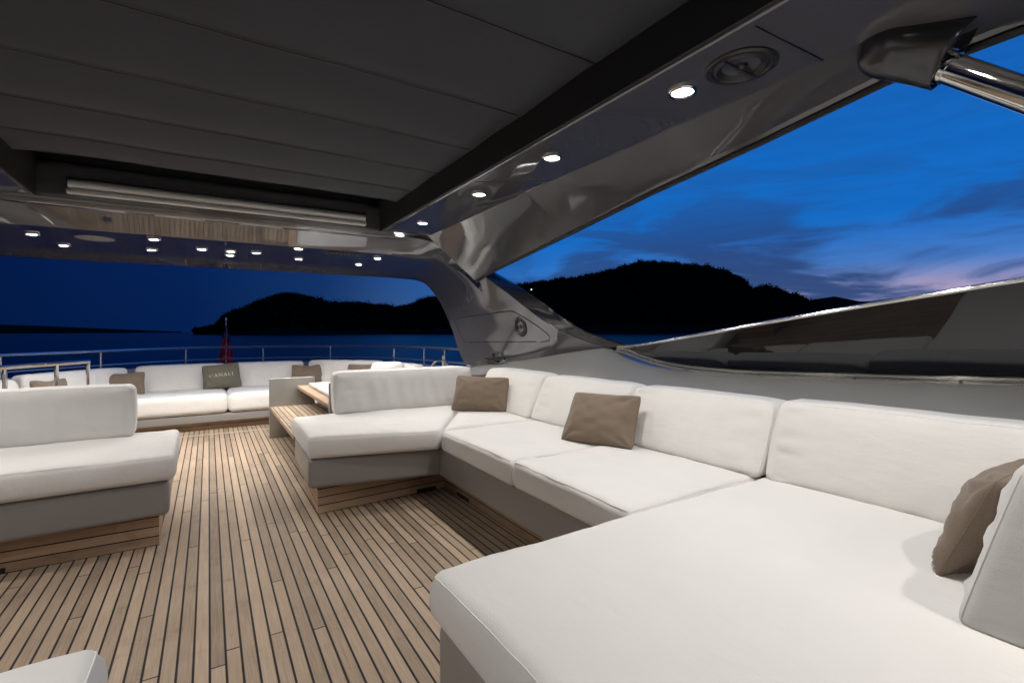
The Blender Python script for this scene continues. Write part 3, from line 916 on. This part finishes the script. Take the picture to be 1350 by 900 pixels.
# stair guard rail at the left
sg = thing('stair_guard_rail', 'low curved chrome guard rail with upright posts round the stairwell at the left', 'guard rail')
pp = catmull([(-1.03, 6.43, .955), (-1.22, 6.17, .955), (-1.37, 5.97, .955), (-1.52, 5.68, .955), (-1.62, 5.3, .955), (-1.66, 4.8, .955)], 5)
mb = MB(); mb.tube(pp, .021, 12)
mb.build('top_rail', M['chrome'], sg)
for (x, y) in [(-1.035, 6.43), (-1.22, 6.17), (-1.50, 5.72), (-1.475, 5.80), (-1.66, 4.82)]:
    mb = MB(); mb.tube([(x, y, .0), (x, y, .95)], .017, 10); mb.lathe([(.045, 0), (.045, .01), (.0, .012)], 16, (x, y, .001))
    mb.build('post', M['chrome'], sg)
# small bright fittings over the coaming by the leg
hp = thing('grab_hoop', 'small bent chrome grab hoop with a stubby post beside the foot of the grey arch', 'grab rail')
mb = MB(); mb.tube([(2.58 + .02 * math.cos(a), 5.88 - .27 * math.cos(a), .72 + .145 * math.sin(a)) for a in [math.pi * i / 16 for i in range(17)]], .018, 10)
mb.build('hoop', M['chrome'], hp)
mb = MB(); mb.tube([(2.60, 5.83, .70), (2.60, 5.83, .93)], .028, 12); mb.build('post', M['chrome'], hp)

# flag on its staff
fl = thing('ensign', 'red ensign hanging limp on a thin white staff behind the stern railing', 'flag', (0, 0, 0))
mb = MB(); mb.tube([(.245, 9.4, .30), (.247, 9.4, 1.46)], .011, 8); mb.lathe([(0, .03), (.02, .02), (.02, 0), (0, -.01)], 10, (.247, 9.4, 1.46))
mb.build('staff', M['alu'], fl)


def flag_piece(name, mat, v0, v1, a0, a1, parent):
    m = MB(); rows = []
    for i in range(16):
        v = v0 + (v1 - v0) * i / 15
        z = 1.36 - .62 * v
        hw = .012 + .105 * v ** .8
        row = []
        for k in range(25):
            a = a0 + (a1 - a0) * k / 24
            row.append((.247 + hw * a, 9.37 + .05 * math.sin(a * 7 + v * 2) * (.3 + v) + .012 * math.sin(a * 17), z - .03 * abs(a)))
        rows.append(row)
    m.grid(rows)
    return m.build(name, mat, parent, smooth=60)


flag_piece('cloth', M['flag_red'], .32, 1.0, -1, -.06, fl)
flag_piece('cloth', M['flag_red'], .42, 1.0, .0, 1.0, fl)
cn_ = flag_piece('canton', M['flag_blue'], 0, .318, -1, -.06, fl)
c2_ = flag_piece('canton', M['flag_blue'], 0.0, .415, .0, 1.0, fl)
flag_piece('cross_stripe', M['flag_white'], .05, .30, .15, .55, c2_)
flag_piece('cross_stripe', M['flag_white'], .20, .28, -.7, -.3, cn_)

# ------------------------------------------------------------------ hardtop
ht = thing('hardtop', 'dark grey glossy hardtop with folding canvas roof on curved arch legs over the seating', 'hardtop')
ED = [(-2.6, 2.17, 2.215), (.0, 2.20, 2.21), (.444, 2.2, 2.206), (.805, 2.2, 2.20), (1.353, 2.25, 2.150), (2.058, 2.3, 2.093), (2.993, 2.4, 2.009), (3.7, 2.46, 1.942), (4.367, 2.5, 1.872), (4.82, 2.53, 1.80)]
ys = [-2.6 + i * .09 for i in range(82)] + [4.80]
rows = []; edge = []; edge2 = []
for y in ys:
    xe, ze = interp(ED, y)
    edge.append((xe, y, ze)); edge2.append((xe + .04, y, ze + .016))
    rows.append([(1.49, y, 2.50), (1.49, y, 2.262), (1.493, y, 2.254), (1.502, y, 2.25), (1.93, y, 2.25), (1.945, y, 2.249), (1.958, y, 2.246), ((1.95 + xe) / 2, y, (2.245 + ze) / 2 + .006), (xe - .03, y, ze + .020), (xe, y, ze), (xe + .06, y, ze + .03), (xe + .05, y, ze + .14), (2.0, y, 2.53), (1.49, y, 2.56)])
for side in (0, 1):
    mb = MB(); mb.grid(rows, closed=True)
    n = len(mb.v); mb.f.append(tuple(range(14))); mb.f.append(tuple(range(n - 14, n)))
    mb.build('side_beam', M['gloss'], ht, smooth=14, mirror=bool(side))
    mb = MB(); mb.tube([(a + .004, b, c_ - .002) for a, b, c_ in edge], .017, 8)
    mb.tube([(a, b, c_) for a, b, c_ in edge2], .017, 8)
    e_ = mb.build('edge_trim', M['rubber'], ht, mirror=bool(side))
    # inner wall of the roof opening, dark lined
    mb = MB(); mb.box(1.478, 1.4885, -2.6, 4.95, 2.262, 2.62)
    mb.build('opening_lining', M['black'], ht, smooth=0, mirror=bool(side))

# aft beam running into the legs
ST = [
    ((.20, 4.97, 2.25), (.20, 5.30, 2.10), (.20, 6.68, 2.097), (.20, 7.0, 2.035)),
    ((1.20, 4.97, 2.25), (1.20, 5.30, 2.10), (1.20, 6.68, 2.097), (1.20, 7.0, 2.035)),
    ((1.70, 4.94, 2.248), (1.75, 5.30, 2.10), (1.75, 6.68, 2.097), (1.75, 7.0, 2.035)),
    ((2.0, 4.85, 2.205), (2.1, 5.28, 2.07), (2.2, 6.62, 2.07), (2.40, 7.0, 2.03)),
    ((2.25, 4.76, 2.115), (2.33, 5.3, 2.03), (2.50, 6.5, 2.03), (2.66, 6.83, 1.985)),
    ((2.42, 4.70, 1.99), (2.49, 5.2, 1.90), (2.64, 6.15, 1.89), (2.70, 6.52, 1.85)),
    ((2.55, 4.55, 1.80), (2.60, 5.05, 1.73), (2.69, 5.75, 1.66), (2.73, 6.235, 1.63)),
    ((2.64, 4.25, 1.61), (2.68, 4.80, 1.545), (2.72, 5.45, 1.48), (2.735, 6.02, 1.42)),
    ((2.70, 3.98, 1.44), (2.72, 4.55, 1.38), (2.73, 5.2, 1.32), (2.72, 5.83, 1.26)),
    ((2.75, 3.70, 1.295), (2.75, 4.3, 1.21), (2.745, 5.0, 1.135), (2.71, 5.68, 1.07)),
    ((2.80, 3.39, 1.185), (2.785, 4.0, 1.09), (2.76, 4.75, .99), (2.70, 5.50, .90)),
    ((2.85, 3.05, 1.100), (2.82, 3.8, .995), (2.78, 4.6, .895), (2.70, 5.36, .79))]
rails = [catmull([s[k] for s in ST], 7) for k in range(4)]
right = []
for i in range(len(rails[0])):
    row = []
    a, b, c_, d = [rails[k][i] for k in range(4)]
    for k in range(4): row.append(a.lerp(b, k / 4))
    for k in range(8): row.append(b.lerp(c_, k / 8))
    for k in range(5): row.append(c_.lerp(d, k / 4))
    right.append(row)
left = [[Vector((2 * CX - p.x, p.y, p.z)) for p in r] for r in right[:0:-1]]
full = left + right
vs, fs = shell(full, .10)
mb = MB(); mb.add(vs, fs)
arch = mb.build('arch', M['gloss'], ht, smooth=22)
bmt = bmesh.new(); bmt.from_mesh(arch.data); bmesh.ops.triangulate(bmt, faces=bmt.faces); ARCH = BVHTree.FromBMesh(bmt); bmt.free()

# outboard flange along each leg's front edge; its shade is in the colour
FLI = rails[0][28:]
FLO = catmull([(2.62, 4.86, 1.965), (2.75, 4.70, 1.89), (2.76, 4.04, 1.614), (2.78, 3.33, 1.273), (2.88, 2.74, 1.115)], 8)
fl_rows = []
for i in range(25):
    p = FLI[min(len(FLI) - 1, int(i / 24 * (len(FLI) - 1)))]
    q = FLO[min(len(FLO) - 1, int(i / 24 * (len(FLO) - 1)))]
    fl_rows.append([p + Vector((.006, -.010, .004)), p.lerp(q, .5) + Vector((.015, -.03, .02)), q, q + Vector((.05, .12, .0)), q + Vector((.03, .45, -.1)), p + Vector((.06, .3, -.1))])
for side in (0, 1):
    mb = MB(); mb.grid(fl_rows, closed=True)
    mb.build('leg_flange', M['gloss_shaded'], ht, smooth=40, mirror=bool(side))

# wall and lining above the aft beam, roof shell on top
mb = MB(); mb.box(-1.10, 1.50, 4.965, 5.05, 2.252, 2.62); mb.build('blind_wall', M['black'], ht, smooth=0)
mb = MB()
mb.prism([(-1.75, 4.9), (2.15, 4.9), (2.35, 5.6), (2.3, 7.0), (-1.9, 7.0), (-1.95, 5.6)], 2.22, 2.56, .08)
mb.build('aft_shell', M['gloss'], ht)
mb = MB(); mb.box(-1.08, 1.48, 4.40, 4.97, 2.60, 2.62); mb.build('recess_lining', M['black'], ht, smooth=0)

# folding canvas roof: lapped panels between the side beams
seams = [-2.6, -2.05, -1.45, -.85, -.25, .4, 1.03, 1.65, 2.268, 2.864, 3.43, 3.974, 4.397]
rows = []
for a, b in zip(seams, seams[1:]):
    n = 10
    for i in range(n + 1):
        s = i / n
        y = a + (b - a) * s
        if i == n: y -= .004
        row = []
        for k in range(33):
            x = -1.085 + 2.57 * k / 32
            ex = min(x + 1.085, 1.485 - x)
            lift = .03 * math.exp(-ex / .12)
            sag = .020 * math.sin(math.pi * s) ** .7 + .030 * s
            wr = .006 * noise.noise((x * 2.3, y * 3, 4)) + .003 * noise.noise((x * 9, y * 4, 1)) * math.exp(-ex / .2)
            z = 2.490 - .045 + (.045 - sag) * (1 - math.exp(-ex / .10)) + wr
            
            row.append((x, y, z))
        rows.append(row)
for y in seams[4:-1]:
    sm_ = MB(); sm_.tube([(-1.085 + 2.57 * k / 24, y, 2.446 + .006 * noise.noise(((-1.085 + 2.57 * k / 24) * 2.3, y * 3, 4))) for k in range(25)], .0032, 6)
    sm_.build('canvas_lap_shadow', M['rubber'], ht)  # dark tube drawn as the shadow under each canvas lap
# last panel rolls up aft
last = rows[-1]
rows.append([(x, y + .02, z + .03) for x, y, z in last]); rows.append([(x, y + .02, z + .09) for x, y, z in last])
mb = MB(); mb.grid(rows)
mb.build('canvas_roof', M['canvas'], ht, smooth=28)
mb = MB(); mb.box(-1.3, 1.7, -2.6, 4.96, 2.625, 2.66); mb.build('roof_lid', M['black'], ht, smooth=0)
# forward beam (behind the camera)
mb = MB(); mb.box(-1.09, 1.49, -2.6, -1.7, 2.25, 2.6, .02); mb.build('forward_beam', M['gloss'], ht)


# details on the strip underside: panel joints
def joint(p, q, mirror=False):
    m = MB(); m.tube([p, q], .0035, 6)
    m.build('panel_joint', M['rubber'], ht, mirror=mirror)


joint((1.53, .93, 2.2495), (1.94, .915, 2.2485)); joint((1.515, 2.90, 2.2495), (1.94, 2.62, 2.2485))

# hatch on the right leg: engraved outline laid on the curved surface


def on_arch(y, z, off=.0):
    hit = ARCH.ray_cast(Vector((2.0, y, z)), Vector((1, 0, 0)))
    p = hit[0]
    return Vector((p.x - off, p.y, p.z)), hit[1]


HT = [(5.799, 1.385), (5.73, 1.41), (5.44, 1.425), (4.9, 1.445), (4.36, 1.462), (4.27, 1.45), (4.15, 1.40), (3.95, 1.315), (3.80, 1.235), (3.765, 1.20), (3.775, 1.16), (3.85, 1.145), (4.4, 1.135), (5.0, 1.12), (5.44, 1.107), (5.52, 1.13), (5.62, 1.23), (5.74, 1.34)]
loop = []
for a, b in zip(HT, HT[1:] + HT[:1]):
    for k in range(6):
        y = a[0] + (b[0] - a[0]) * k / 6; z = a[1] + (b[1] - a[1]) * k / 6
        h = ARCH.ray_cast(Vector((2.0, y, z)), Vector((1, 0, 0)))
        if h[0] is not None and h[0].x > 2.4: loop.append(h[0] + Vector((.002, 0, 0)))
mb = MB(); mb.tube(loop, .0042, 6, closed=True)
mb.build('hatch_seam', M['gloss_shaded'], ht)
mb = MB(); mb.tube([p + Vector((-.001, 0, -.008)) for p in loop], .003, 6, closed=True)
mb.build('hatch_rim', M['gloss'], ht)


# cleat on the coaming under the leg
cl = thing('mooring_cleat', 'dark metal T-shaped cleat on the foot of the arch above the corner cushion', 'cleat')
p, n_ = on_arch(4.72, .935)
mb = MB(); mb.tube([(p.x - .05, 4.95, .925), (p.x - .07, 4.72, .93), (p.x - .06, 4.48, .95)], [.012, .02, .012], 10)
mb.build('horns', M['dark_metal'], cl)
mb = MB(); mb.tube([(p.x + .01, 4.72, .90), (p.x - .06, 4.72, .92), (p.x - .065, 4.72, 1.0)], .015, 10); mb.build('stem', M['dark_metal'], cl)


# roller blind box under the roof
rb = thing('roller_blind', 'long pale aluminium roller blind cassette fixed in the dark recess above the aft beam', 'roller blind')
mb = MB()
prof = [(4.96, 2.415), (4.90, 2.415), (4.865, 2.405), (4.845, 2.385), (4.845, 2.36), (4.86, 2.342), (4.872, 2.338), (4.96, 2.338)]
mb.grid([[(x, y, z) for y, z in prof] for x in (-.895, 1.325)], closed=True)
mb.build('cassette', M['alu'], rb, smooth=50)
mb = MB(); mb.box(-.905, 1.335, 4.85, 4.955, 2.298, 2.334, .008); mb.build('bottom_bar', M['alu'], rb)
for x in (-.905, 1.326):
    mb = MB(); mb.box(x, x + .009, 4.842, 4.962, 2.336, 2.417, .002); mb.build('end_cap', M['dark_metal'], rb)


# round panel plates on the beam underside
pl = thing('round_cover_plate', 'flat round grey cover plate under the aft beam between the left lamps', 'cover plate')
mb = MB(); mb.lathe([(0, -.004), (.135, -.004), (.142, -.001), (.142, .01)], 40, (-.87, 5.73, 2.098)); mb.build('disc', M['fascia'], pl)
vt = thing('beam_vent', 'small dark slotted vent in the underside of the aft beam near the right lamps', 'vent')
mb = MB(); mb.box(1.06, 1.41, 5.37, 5.47, 2.087, 2.0955, .004); mb.build('frame', M['dark_metal'], vt)
for k in range(7):
    mb = MB(); mb.box(1.09 + k * .044, 1.11 + k * .044, 5.38, 5.46, 2.083, 2.0865); mb.build('slat', M['black'], vt, smooth=0)


# ------------------------------------------------------------------ loudspeakers
def speaker_at(root, sc, mats):
    """speaker facing -Z in local space at the root"""
    m = MB(); m.lathe([(.128, .004), (.128, -.004), (.120, -.010), (.106, -.010), (.100, -.004), (.100, .004)], 40)
    m.build('trim_ring', M['dark_metal'], root)
    m = MB(); m.lathe([(.099, -.004), (.085, -.012), (.074, -.006), (.066, .004), (.03, .012), (.0, .012)], 36)
    m.build('cone', M['cone'], root)
    m = MB(); m.lathe([(.026, .002), (.022, -.008), (.012, -.013), (0, -.014)], 20)
    m.tube([(-.095, 0, -.010), (.095, 0, -.010)], .006, 6)
    m.build('tweeter', M['dark_metal'], root)
    for k in range(4):
        a = math.pi / 4 + k * math.pi / 2
        m = MB(); m.lathe([(.005, -.008), (.004, -.013), (0, -.0135)], 8, (.114 * math.cos(a), .114 * math.sin(a), 0)); m.build('screw', M['black'], root)


s1 = thing('round_speaker', 'large round dark loudspeaker flush in the right roof strip beside the nearest lamp', 'speaker', (1.715, 1.10, 2.2475))
speaker_at(s1, 1, None)
p, n_ = on_arch(4.21, 1.29, .004)
s2 = thing('round_speaker', 'round dark loudspeaker set in the hatch on the grey arch leg', 'speaker', p)
nn = Vector(n_)
if nn.x > 0: nn = -nn
s2.rotation_euler = nn.to_track_quat('-Z', 'Y').to_euler()
s2.scale = (.82, .82, .82)
speaker_at(s2, 1, None)

# ------------------------------------------------------------------ downlights
WATT = 36.0


def make_downlight():
    r = thing('downlight', 'x', 'downlight', (0, 0, 0), 0, 'recessed downlights under the hardtop')
    m = MB(); m.lathe([(.060, .004), (.060, -.004), (.055, -.010), (.047, -.009), (.042, -.001), (.042, .004)], 28); m.build('bezel', M['chrome'], r)
    m = MB(); m.lathe([(.0415, -.001), (.030, -.0045), (0, -.006)], 24); m.build('lens', M['lens'], r)
    l = bpy.data.lights.new('lamp', 'SPOT'); l.energy = WATT; l.spot_size = math.radians(150); l.spot_blend = 1.0; l.shadow_soft_size = .03; l.color = (1, .955, .90)
    lo = bpy.data.objects.new('lamp', l); COL.objects.link(lo); lo.parent = r; lo.location = (0, 0, -.02)
    return r


proto = make_downlight()
DL = [((1.69, 1.347, 2.249), 'nearest and largest glowing downlight of the right roof strip, beside the round speaker'),
      ((1.69, 2.259, 2.249), 'second glowing downlight from the near end of the right roof strip'),
      ((1.685, 3.144, 2.249), 'third glowing downlight from the near end of the right roof strip'),
      ((1.685, 4.253, 2.249), 'fourth glowing downlight from the near end of the right roof strip'),
      ((1.69, 4.90, 2.249), 'farthest glowing downlight of the right roof strip, in the corner by the aft beam'),
      ((-1.28, 5.0, 2.246), 'glowing downlight at the left end, on the strip above the aft beam'),
      ((-1.289, 5.734, 2.097), 'glowing downlight at the left end of the aft beam, front one of that pair'),
      ((-1.195, 6.326, 2.097), 'glowing downlight at the left end of the aft beam, rear one of that pair'),
      ((-0.421, 5.498, 2.097), 'glowing downlight just right of the round cover plate, front one of the left pair'),
      ((-0.496, 6.219, 2.097), 'glowing downlight just right of the round cover plate, rear one of the left pair'),
      ((-0.057, 5.904, 2.097), 'left one of the middle cluster of glowing downlights on the aft beam'),
      ((0.199, 5.918, 2.097), 'front one of the two close downlights at the middle of the aft beam'),
      ((0.202, 6.215, 2.097), 'rear one of the two close downlights at the middle of the aft beam'),
      ((0.439, 5.892, 2.097), 'right one of the middle cluster of glowing downlights on the aft beam'),
      ((0.783, 5.371, 2.097), 'glowing downlight left of the dark vent on the aft beam, front one of its pair'),
      ((0.897, 6.133, 2.097), 'glowing downlight left of the dark vent on the aft beam, rear one of its pair'),
      ((1.614, 6.236, 2.097), 'glowing downlight at the right end of the aft beam, rear one of its pair'),
      ((1.668, 5.609, 2.097), 'glowing downlight at the right end of the aft beam, front one of its pair')]
for y in (.45, -.45, -1.35):
    DL.append(((1.69, y, 2.249), 'glowing downlight of the right roof strip, forward of the round speaker'))
for y in (4.253, 3.144, 2.259, 1.347, .45, -.45, -1.35):
    DL.append(((-1.29, y, 2.249), 'glowing downlight of the left roof strip, outside the picture'))
for x in (-.6, .2, 1.0):
    DL.append(((x, -2.1, 2.249), 'glowing downlight of the forward beam, behind the viewpoint'))
kids = list(proto.children)
for i, (loc, lab) in enumerate(DL):
    if i == 0:
        r = proto
    else:
        r = proto.copy(); COL.objects.link(r)
        for k in kids:
            c_ = k.copy(); COL.objects.link(c_); c_.parent = r
    r.location = loc
    r['label'] = lab

# ------------------------------------------------------------------ side windscreen
LOW = [(2.88, 2.95, 1.100), (2.89, 2.84, 1.088), (2.90, 2.68, 1.045), (2.90, 2.476, 1.010), (2.90, 2.254, .990), (2.90, 1.996, .985), (2.90, 1.749, .987), (2.90, 1.317, 1.004), (2.90, .979, 1.018), (2.90, .589, 1.037), (2.90, -.5, 1.09), (2.90, -2.0, 1.16)]
UPP = [(2.88, 2.95, 1.104), (2.892, 2.804, 1.115), (2.888, 2.653, 1.132), (2.868, 2.292, 1.187), (2.838, 1.415, 1.323), (2.815, 0.784, 1.413), (2.808, 0.57, 1.442), (2.75, -.5, 1.58), (2.70, -2.0, 1.75)]
lo_ = catmull(LOW, 6); up_p = catmull(UPP, 8)


def resample(P, n):
    L = [0]
    for a, b in zip(P, P[1:]): L.append(L[-1] + (b - a).length)
    out = []
    for i in range(n):
        s = L[-1] * i / (n - 1); j = 0
        while j < len(L) - 2 and L[j + 1] < s: j += 1
        t_ = (s - L[j]) / max(1e-9, L[j + 1] - L[j]); out.append(P[j].lerp(P[j + 1], min(1, t_)))
    return out


def at_y(P, y):
    for a, b in zip(P, P[1:]):
        if (a.y - y) * (b.y - y) <= 0 and abs(a.y - b.y) > 1e-9:
            return a.lerp(b, (y - a.y) / (b.y - a.y))
    return P[-1]


gl_rows = []
for i in range(60):
    y = 2.93 - 4.9 * i / 59
    a, b = at_y(lo_, y), at_y(up_p, y)
    gl_rows.append([a, a.lerp(b, .5), b])
for side in (0, 1):
    ws = thing('side_windscreen', ['dark tinted side windscreen in a polished steel frame above the right coaming',
                                   'dark tinted side windscreen in a polished steel frame above the left coaming, outside the picture'][side], 'windscreen')
    vs, fs = shell(gl_rows, .008)
    mb = MB(); mb.add(vs, fs); mb.build('glass_pane', M['glass'], ws, smooth=60, mirror=bool(side))
    mb = MB(); mb.tube([p + Vector((0, 0, .006)) for p in up_p], .014, 10); mb.build('upper_frame', M['satin_steel'], ws, mirror=bool(side))
    mb = MB(); mb.tube([p + Vector((-.006, 0, -.004)) for p in lo_], .014, 10); mb.build('lower_frame', M['satin_steel'], ws, mirror=bool(side))
    mb = MB(); mb.tube([p + Vector((-.032, 0, -.022)) for p in lo_], .011, 10); mb.build('base_rail', M['satin_steel'], ws, mirror=bool(side))
    mb = MB(); mb.tube([p + Vector((.012, 0, .026)) for p in lo_[6:]], .020, 8); mb.build('gasket', M['rubber'], ws, mirror=bool(side))
    for y in (2.25, 1.72, 1.2, .78):
        q = at_y(lo_, y); mb = MB(); mb.tube([q + Vector((-.034, -.006, -.022)), q + Vector((-.034, .006, -.022))], .0135, 10); mb.build('rail_joint', M['chrome'], ws, mirror=bool(side))

# ------------------------------------------------------------------ roof strut with its fairing
sr = thing('roof_strut', 'thick polished steel strut with black teardrop fairing under the right roof edge', 'strut')
E0 = Vector((2.105, .614, 2.133)); E1 = Vector((2.137, .432, 1.972))
ax = (E1 - E0).normalized()
mb = MB(); mb.tube([E0 - ax * .03, E0 + ax * 1.5], .047, 28); mb.build('tube', M['chrome'], sr)
mb = MB(); mb.tube([E0 + ax * .0, E0 + ax * .022], .052, 28); mb.tube([E0 - ax * .03, E0 + ax * .001], .056, 28); mb.build('collar', M['chrome'], sr)

# fairing body: an oval sleeve running back along the strut into the roof
FA = Vector((2.067, .518, 2.246)); FB = Vector((2.125, .662, 2.080))      # long axis of the open face
NA = Vector((1.925, .79, 2.285)); NB = Vector((1.975, .815, 2.165))         # rounded nose under the roof strip
rows = []
side0 = (FB - FA).cross(ax).normalized(); side1 = Vector((.62, .78, .0))
N = 18
for i in range(N + 1):
    s = math.sin(i / N * math.pi / 2)
    k = math.sqrt(max(.004, 1 - (max(0, s - .72) / .28) ** 2))
    c0 = ((FA + FB) / 2).lerp((NA + NB) / 2, s)
    h = (FB - FA).lerp(NB - NA, s) / 2 * (.35 + .65 * k)
    sd = side0.lerp(side1 * (1 if side0.dot(side1) > 0 else -1), s).normalized()
    wdt = .068 * k
    rows.append([c0 + h * math.cos(a) + sd * wdt * math.sin(a) for a in [2 * math.pi * k2 / 40 for k2 in range(40)]])
mb = MB(); mb.grid(rows, closed=True); mb.f.append(tuple(range(len(mb.v) - 40, len(mb.v))))
# rolled lip and recessed face
lip = [rows[0], [p + ax * .006 for p in rows[0]], [((FA + FB) / 2).lerp(p, .93) + ax * .006 for p in rows[0]], [((FA + FB) / 2).lerp(p, .90) - ax * .03 for p in rows[0]]]
mb.grid(lip, closed=True)
mb.build('fairing', M['fairing'], sr, smooth=40)
mb = MB(); mb.add([((FA + FB) / 2).lerp(p, .91) - ax * .028 for p in rows[0]], [tuple(range(40))]); mb.build('face_plate', M['chrome'], sr, smooth=0)

# ------------------------------------------------------------------ lamps on the shore
a = math.radians(-.75)
s_ = MB(); s_.lathe([(0, 2.2), (1.6, 1.5), (2.2, 0), (1.6, -1.5), (0, -2.2)], 12, (1490 * math.sin(a), 1490 * math.cos(a), SEA + 10))
lt = thing('shore_light', 'tiny white light on the point at the left end of the island', 'light')
s_.build('lantern', M['shore'], lt)
s_ = MB(); s_.tube([(1490 * math.sin(a), 1490 * math.cos(a), SEA - 1), (1490 * math.sin(a), 1490 * math.cos(a), SEA + 8)], .5, 8); s_.build('mast', M['dark_metal'], lt)
a = math.radians(34.3)
lt = thing('shore_light', 'tiny pale light among the trees on the island ridge by the arch leg', 'light')
s_ = MB(); s_.lathe([(0, 1.6), (1.2, 1), (1.6, 0), (1.2, -1), (0, -1.6)], 12, (1380 * math.sin(a), 1380 * math.cos(a), SEA + 124)); s_.build('lantern', M['shore'], lt)
s_ = MB(); s_.tube([(1380 * math.sin(a), 1380 * math.cos(a), SEA + 80), (1380 * math.sin(a), 1380 * math.cos(a), SEA + 122)], .5, 8); s_.build('mast', M['dark_metal'], lt)

# ------------------------------------------------------------------ the last of the sun: a very weak, wide lamp from the afterglow
sl = bpy.data.lights.new('afterglow_sun', 'SUN'); sl.energy = .03; sl.angle = math.radians(20); sl.color = (.8, .85, 1)
so = bpy.data.objects.new('afterglow_sun', sl); COL.objects.link(so)
so.rotation_euler = Vector((-math.sin(GL), -math.cos(GL), -.06)).to_track_quat('-Z', 'Y').to_euler()

# ------------------------------------------------------------------ render settings
vs_ = scene.view_settings
scene.display_settings.display_device = 'sRGB'
vs_.view_transform = 'Standard'; vs_.look = 'None'; vs_.exposure = 0; vs_.gamma = 1; vs_.use_curve_mapping = False
scene.render.engine = 'CYCLES'
scene.cycles.use_denoising = True
scene.cycles.max_bounces = 8; scene.cycles.diffuse_bounces = 4; scene.cycles.glossy_bounces = 4
scene.cycles.sample_clamp_indirect = 6
